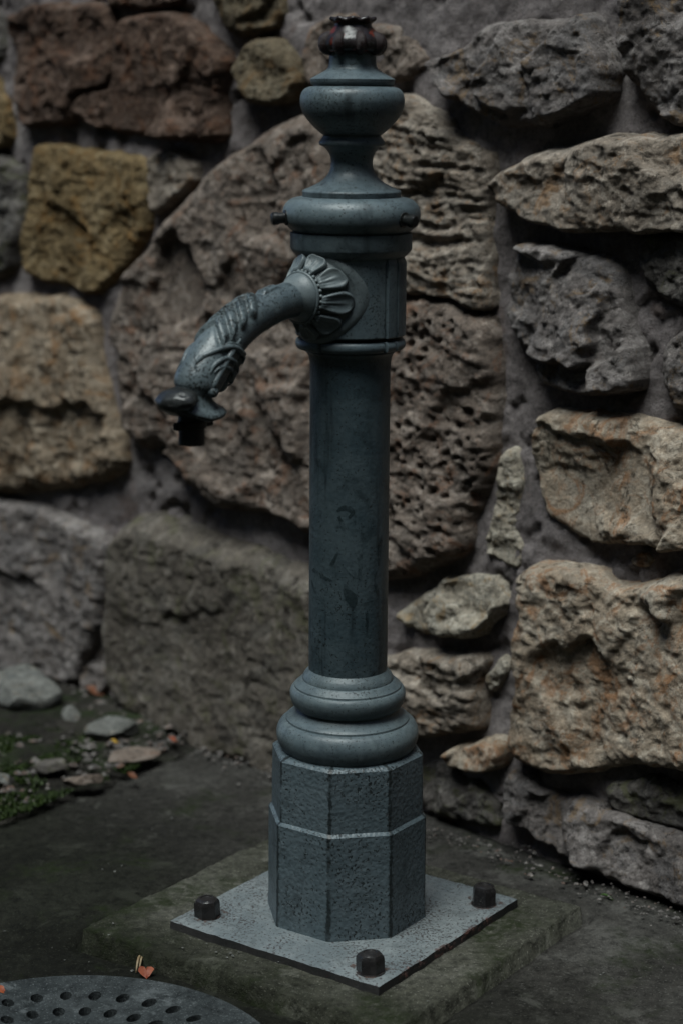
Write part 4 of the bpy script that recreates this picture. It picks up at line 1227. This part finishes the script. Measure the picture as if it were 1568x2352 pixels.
for pts, w in (
  ([(500, 190), (560, 150), (640, 150), (690, 200), (640, 260)], [2, 5, 6, 5, 2]),
  ([(520, 250), (560, 330), (580, 400), (640, 380)], [3, 5, 4, 2]),
  ([(715, 290), (735, 380), (720, 470), (640, 520)], [2, 3, 3, 2]),
  ([(475, 375), (510, 372), (550, 370)], [2, 3, 2]),
  ([(590, 630), (680, 640), (760, 700), (785, 830), (770, 960), (760, 1020)], [2, 6, 7, 5, 4, 1]),
  ([(540, 640), (480, 740), (420, 860), (380, 910)], [2, 3, 4, 2]),
  ([(555, 815), (640, 920), (720, 1000)], [1, 1.6, 1]),
  ([(600, 1060), (620, 1150), (680, 1240), (690, 1340)], [3, 9, 13, 4]),
  ([(890, 405), (960, 400), (1030, 410)], [3, 4, 3]),
  ([(1025, 410), (1030, 560), (1015, 720), (1010, 880)], [2, 5, 4, 2]),
  ([(830, 1112), (900, 1105), (970, 1090)], [1, 1.6, 1.2]),
  ([(790, 1305), (900, 1290), (1030, 1270)], [1, 1.6, 1.2]),
  ([(985, 940), (960, 1020), (985, 1150), (1010, 1240)], [1, 2, 4, 2]),
  ([(200, 940), (300, 990), (450, 1030)], [4, 5, 1]),
  ([(185, 1080), (210, 1160), (230, 1210)], [1, 2, 1]),
  ([(860, 1400), (870, 1540), (855, 1690)], [4, 3, 1]),
  ([(340, 1720), (330, 1800), (325, 1840)], [1.5, 3, 1.5])):
    scuff(zc(pts), w)

# ------------------------------------------------------------------ small things on the ground
def rock_mesh(name, sx, sy, sz, seed, sub=4, facet=0.16):
    bm = bmesh.new(); bmesh.ops.create_icosphere(bm, subdivisions=sub, radius=1.0)
    P = np.array([v.co for v in bm.verts])
    rnd = np.random.RandomState(seed)
    pln = rnd.randn(9, 3); pln /= np.linalg.norm(pln, axis=1, keepdims=True); off = rnd.uniform(.52, .86, 9)
    r = np.ones(len(P))
    for nrm, o in zip(pln, off):
        c = P @ nrm; r = np.where(c > 1e-3, np.minimum(r, o / np.maximum(c, 1e-3)), r)
    r = r * (1 + 0.06 * fbm(P[:, 0] * 2 + seed, P[:, 1] * 2, P[:, 2] * 2, oct=4, seed=seed))
    P = P * r[:, None] * np.array([sx, sy, sz])
    for v, p in zip(bm.verts, P): v.co = Vector(p)
    me = bpy.data.meshes.new(name); bm.to_mesh(me); bm.free()
    me.polygons.foreach_set('use_smooth', np.ones(len(me.polygons), bool)); me.set_sharp_from_angle(angle=math.radians(40))
    return me
def ground_rock(x, y, wpx, hpx, thick, rot, mat, label, seed, tilt=0.0, z=0.0):
    P = on_z(x, y, z); k = depth_of(P) / FPX
    o = link('loose_stone', rock_mesh('loose_stone', wpx * k / 2, hpx * k / 2, thick / 2, seed), M[mat])
    o.location = (P[0], P[1], z + thick * 0.30); o.rotation_euler = (tilt, tilt * .5, rot)
    tag(o, label, 'stone', 'loose stones on the soil at the foot of the wall')
ground_rock(62, 1612, 185, 250, .075, .15, 'pale2' if 'pale2' in M else 'pebble', 'large flat pale grey stone at the left edge under the wall', 5, .06)
ground_rock(165, 1660, 42, 90, .035, .3, 'pebble', 'small rounded pale stone right of the large flat stone', 6)
ground_rock(258, 1690, 135, 110, .035, -.25, 'pebble', 'long pale flat stone beside the yellow leaf', 7, .05)
ground_rock(305, 1745, 150, 72, .022, .62, 'mauve', 'narrow reddish stone slab at the corner of the concrete', 8, .03)
ground_rock(192, 1800, 100, 60, .018, .45, 'mauve', 'thin pinkish stone chip by the soil edge near the moss', 9)
ground_rock(125, 1772, 95, 80, .030, -.2, 'slate', 'dark grey stone half sunk between moss and soil', 10)
ground_rock(8, 1802, 60, 60, .025, .1, 'pebble', 'grey stone cut by the left edge below the moss', 12)

def pave_z(x, y):
    z = -0.02
    for _ in range(5):
        P = on_z(x, y, z); z = float(pavement_h(np.array([P[0]]), np.array([P[1]]))[0])
    return z
def leaf(x, y, size, kind, rot, mat, label, z=0.0, curl=.35, tilt=(.25, .1)):
    if z is None: z = pave_z(x, y)
    P = on_z(x, y, z); k = depth_of(P) / FPX * size
    n = 22; out = []
    for i in range(n):
        t = 2 * math.pi * i / n
        if kind == 'heart':
            px_ = 16 * math.sin(t) ** 3 / 17; py_ = (13 * math.cos(t) - 5 * math.cos(2 * t) - 2 * math.cos(3 * t) - math.cos(4 * t)) / 17
            if i % 2: px_ *= .93; py_ *= .93
        else:
            px_ = .52 * math.sin(t) * (1 + .18 * math.cos(t)) * (1 if i % 2 else .88); py_ = math.cos(t)
        out.append((px_, py_))
    V = [(0, 0, .0)]; F = []
    for ring, s in ((0, .5), (1, 1.0)):
        for (a, b) in out:
            a, b = a * s, b * s
            V.append((a * k / 2, b * k / 2, k / 2 * (curl * (a * a) + .18 * math.sin(3 * b + a * 2) * s)))
    for i in range(n):
        j = (i + 1) % n
        F.append((0, 1 + i, 1 + j)); F.append((1 + i, 1 + n + i, 1 + n + j, 1 + j))
    me = fix_normals(mesh_np('fallen_leaf', V, F, True))
    o = link('fallen_leaf', me, M[mat]); o.location = (P[0], P[1], z + 0.006); o.rotation_euler = (tilt[0], tilt[1], rot)
    tag(o, label, 'leaf', 'fallen autumn leaves')
leaf(336, 2243, 40, 'heart', .25, 'leaf_orange', 'orange heart-shaped leaf lying between plinth and manhole cover', None, .3, (.5, .1))
leaf(398, 1706, 30, 'oval', 1.2, 'leaf_orange', 'small bright orange leaf at the back corner of the concrete', .0)
leaf(264, 1711, 26, 'oval', 1.5, 'leaf_yellow', 'small yellow leaf on the gravel beside the long pale stone', .012)
leaf(218, 1595, 62, 'oval', 1.4, 'leaf_brown', 'rusty brown leaf lying under the wall behind the gravel', .004)
leaf(3, 2283, 34, 'oval', .8, 'leaf_orange', 'orange leaf tip cut by the left edge above the manhole cover', None)
leaf(305, 1790, 34, 'oval', 1.1, 'leaf_brown', 'curled brown leaf scrap between moss and concrete', -.004)

def straw(x0, y0, x1, y1, r, mat, name, label, cat, z=-.042, lift=.012):
    a, b = on_z(x0, y0, pave_z(x0, y0)), on_z(x1, y1, pave_z(x0, y0))
    P = [a + (b - a) * t + UPV * (lift * math.sin(math.pi * t) + .002) for t in np.linspace(0, 1, 8)]
    o = link(name, tube(name, P, r, 6, True), M[mat]); tag(o, label, cat)
straw(313, 2238, 328, 2208, .0016, 'straw', 'straw_stalk', 'short straw stalk leaning left of the heart-shaped leaf', 'straw')
straw(320, 2236, 334, 2211, .0013, 'straw', 'straw_stalk', 'second thin straw stalk touching the heart-shaped leaf', 'straw')
straw(1376, 2060, 1406, 2071, .0016, 'grass', 'grass_blade', 'single green grass blade on the concrete near the wall', 'grass blade', -.008, .004)
straw(890+110, 1990-118, 1040, 1894, .0016, 'leaf_brown', 'dry_twig', 'thin reddish twig lying right behind the pump base', 'twig', -.008, .003)

# loose grit that nobody could count
def grit(name, spots, mat, seed, label):
    rnd = random.Random(seed); V, F = [], []
    for (x, y, z, s) in spots:
        i0 = len(V)
        base = [(1, 0, 0), (-1, 0, 0), (0, 1, 0), (0, -1, 0), (0, 0, .8), (0, 0, -.6)]
        a = rnd.random() * 6.28; ca, sa = math.cos(a), math.sin(a)
        for (px_, py_, pz_) in base:
            j = [rnd.uniform(.6, 1.25) for _ in range(3)]
            qx, qy = px_ * j[0] * s + rnd.uniform(-.25, .25) * s, py_ * j[1] * s * .8 + rnd.uniform(-.25, .25) * s
            V.append((x + qx * ca - qy * sa, y + qx * sa + qy * ca, z + pz_ * j[2] * s * .75))
        for f in ((0, 2, 4), (2, 1, 4), (1, 3, 4), (3, 0, 4), (2, 0, 5), (1, 2, 5), (3, 1, 5), (0, 3, 5)): F.append(tuple(i0 + q for q in f))
    tag(link(name, mesh_np(name, V, F, False), M[mat]), label, kind='stuff')
rnd = random.Random(21)
spots = []
while len(spots) < 2600:
    x = rnd.uniform(-1.0, -.1); y = rnd.uniform(.2, 1.4)
    if y < soil_line(x) + .004 or (np.array([x, y, 0]) - W0) @ WN0 < 0.03: continue
    dens = 1.0 if (np.array([x, y, 0]) - W0) @ WN0 < .22 else .55
    if rnd.random() > dens: continue
    spots.append((x, y, -.006 + .012 * rnd.random(), 0.0028 + .0105 * rnd.random() ** 3))
for _ in range(420):                                   # along the foot of the wall on the right
    t = rnd.uniform(-.25, .75); o = abs(rnd.gauss(0, .022)) + .05
    P = W0 + WD * t + WN0 * (o + .03 * rnd.random()); spots.append((P[0], P[1], -.008, .0015 + .004 * rnd.random() ** 2))
for _ in range(70):
    P = on_z(rnd.gauss(1245, 32), rnd.gauss(1940, 9), -.008); spots.append((P[0], P[1], -.006, .002 + .003 * rnd.random()))
grit('gravel', spots, 'grit', 3, 'loose gravel and grit')
pale = []
for (x, y, s) in ((530, 2190, .0030), (536, 2197, .0036), (522, 2200, .0022), (548, 2188, .0022), (497, 2188, .0025), (475, 2168, .0018), (420, 2178, .0025), (565, 2208, .0018), (640, 2210, .0016), (690, 2212, .0015), (605, 2186, .0015),
                  (305, 2232, .0042), (352, 2258, .0032), (368, 2263, .0030), (396, 2270, .0028), (271, 2251, .0030), (287, 2251, .0026), (240, 2252, .0034), (206, 2232, .0018),
                  (120, 2178, .0020), (150, 2206, .0018), (205, 2210, .0018), (300, 2168, .0018), (250, 2148, .002), (260, 2122, .0025), (12, 2140, .0028), (20, 2260, .0016), (560, 2330, .0025),
                  (1160, 2060, .002), (1300, 2205, .002), (1385, 2236, .0022), (1378, 2240, .0018), (900, 2150, .0012), (980, 2300, .0018), (1370, 2044, .003), (1480, 2062, .004), (1500, 2062, .003),
                  (455, 1848, .002), (300, 1838, .0026), (272, 1828, .002), (395, 1880, .003), (350, 1905, .0024), (280, 1990, .003), (265, 2003, .003), (250, 1985, .002), (236, 1998, .002)):
    a = on_z(x, y, 0.0)
    ins = PA0 < a[:2] @ e1 < PA1 and PB0 < a[:2] @ e2 < PB1
    z = .001 if ins else float(pavement_h(np.array([a[0]]), np.array([a[1]]))[0])
    P = on_z(x, y, z); pale.append((P[0], P[1], z + s * .3, s * .9))
grit('white_chips', pale, 'pebble', 5, 'scattered pale stone chips')

# moss cushion
def moss():
    rnd = random.Random(8); V, F = [], []
    cent = []
    for (x, y, r) in ((15, 1690, .05), (60, 1735, .06), (110, 1700, .05), (30, 1770, .05), (-30, 1730, .07), (110, 1745, .035), (300, 1775, .022), (320, 1770, .02), (270, 1800, .03), (40, 1850, .04), (130, 1840, .03), (200, 1850, .03), (-60, 1800, .07)):
        P = on_z(x, y, 0); cent.append((P[0], P[1], r))
    cand = []
    for (cx, cy, r) in cent:
        for _ in range(int(75000 * r)):
            a = rnd.random() * 6.283; q = 1.45 * r * math.sqrt(rnd.random())
            cand.append((cx + q * math.cos(a), cy + q * math.sin(a), q / r))
    xa = np.array([c[0] for c in cand]); ya = np.array([c[1] for c in cand])
    dn = fbm(xa * 30, ya * 30, oct=4, gain=.6, seed=91)
    for (x, y, q), d_ in zip(cand, dn):
        if d_ < -0.16 + 0.30 * (q - .6) or y < soil_line(x) - 0.02: continue
        z = -.012 + 0.016 * max(0, d_) * rnd.uniform(.3, 1) + 0.008
        i0 = len(V); s = rnd.uniform(.0010, .0028); h = rnd.uniform(.002, .008); b = rnd.random() * 6.283
        dx, dy = math.cos(b) * s, math.sin(b) * s
        tx, ty = rnd.uniform(-.005, .005), rnd.uniform(-.005, .005)
        V += [(x - dx, y - dy, z), (x + dx, y + dy, z), (x + tx, y + ty, z + h)]
        F.append((i0, i0 + 1, i0 + 2))
    tag(link('moss', mesh_np('moss', V, F, False), M['moss']), 'soft green moss and grass on the soil', kind='stuff')
moss()
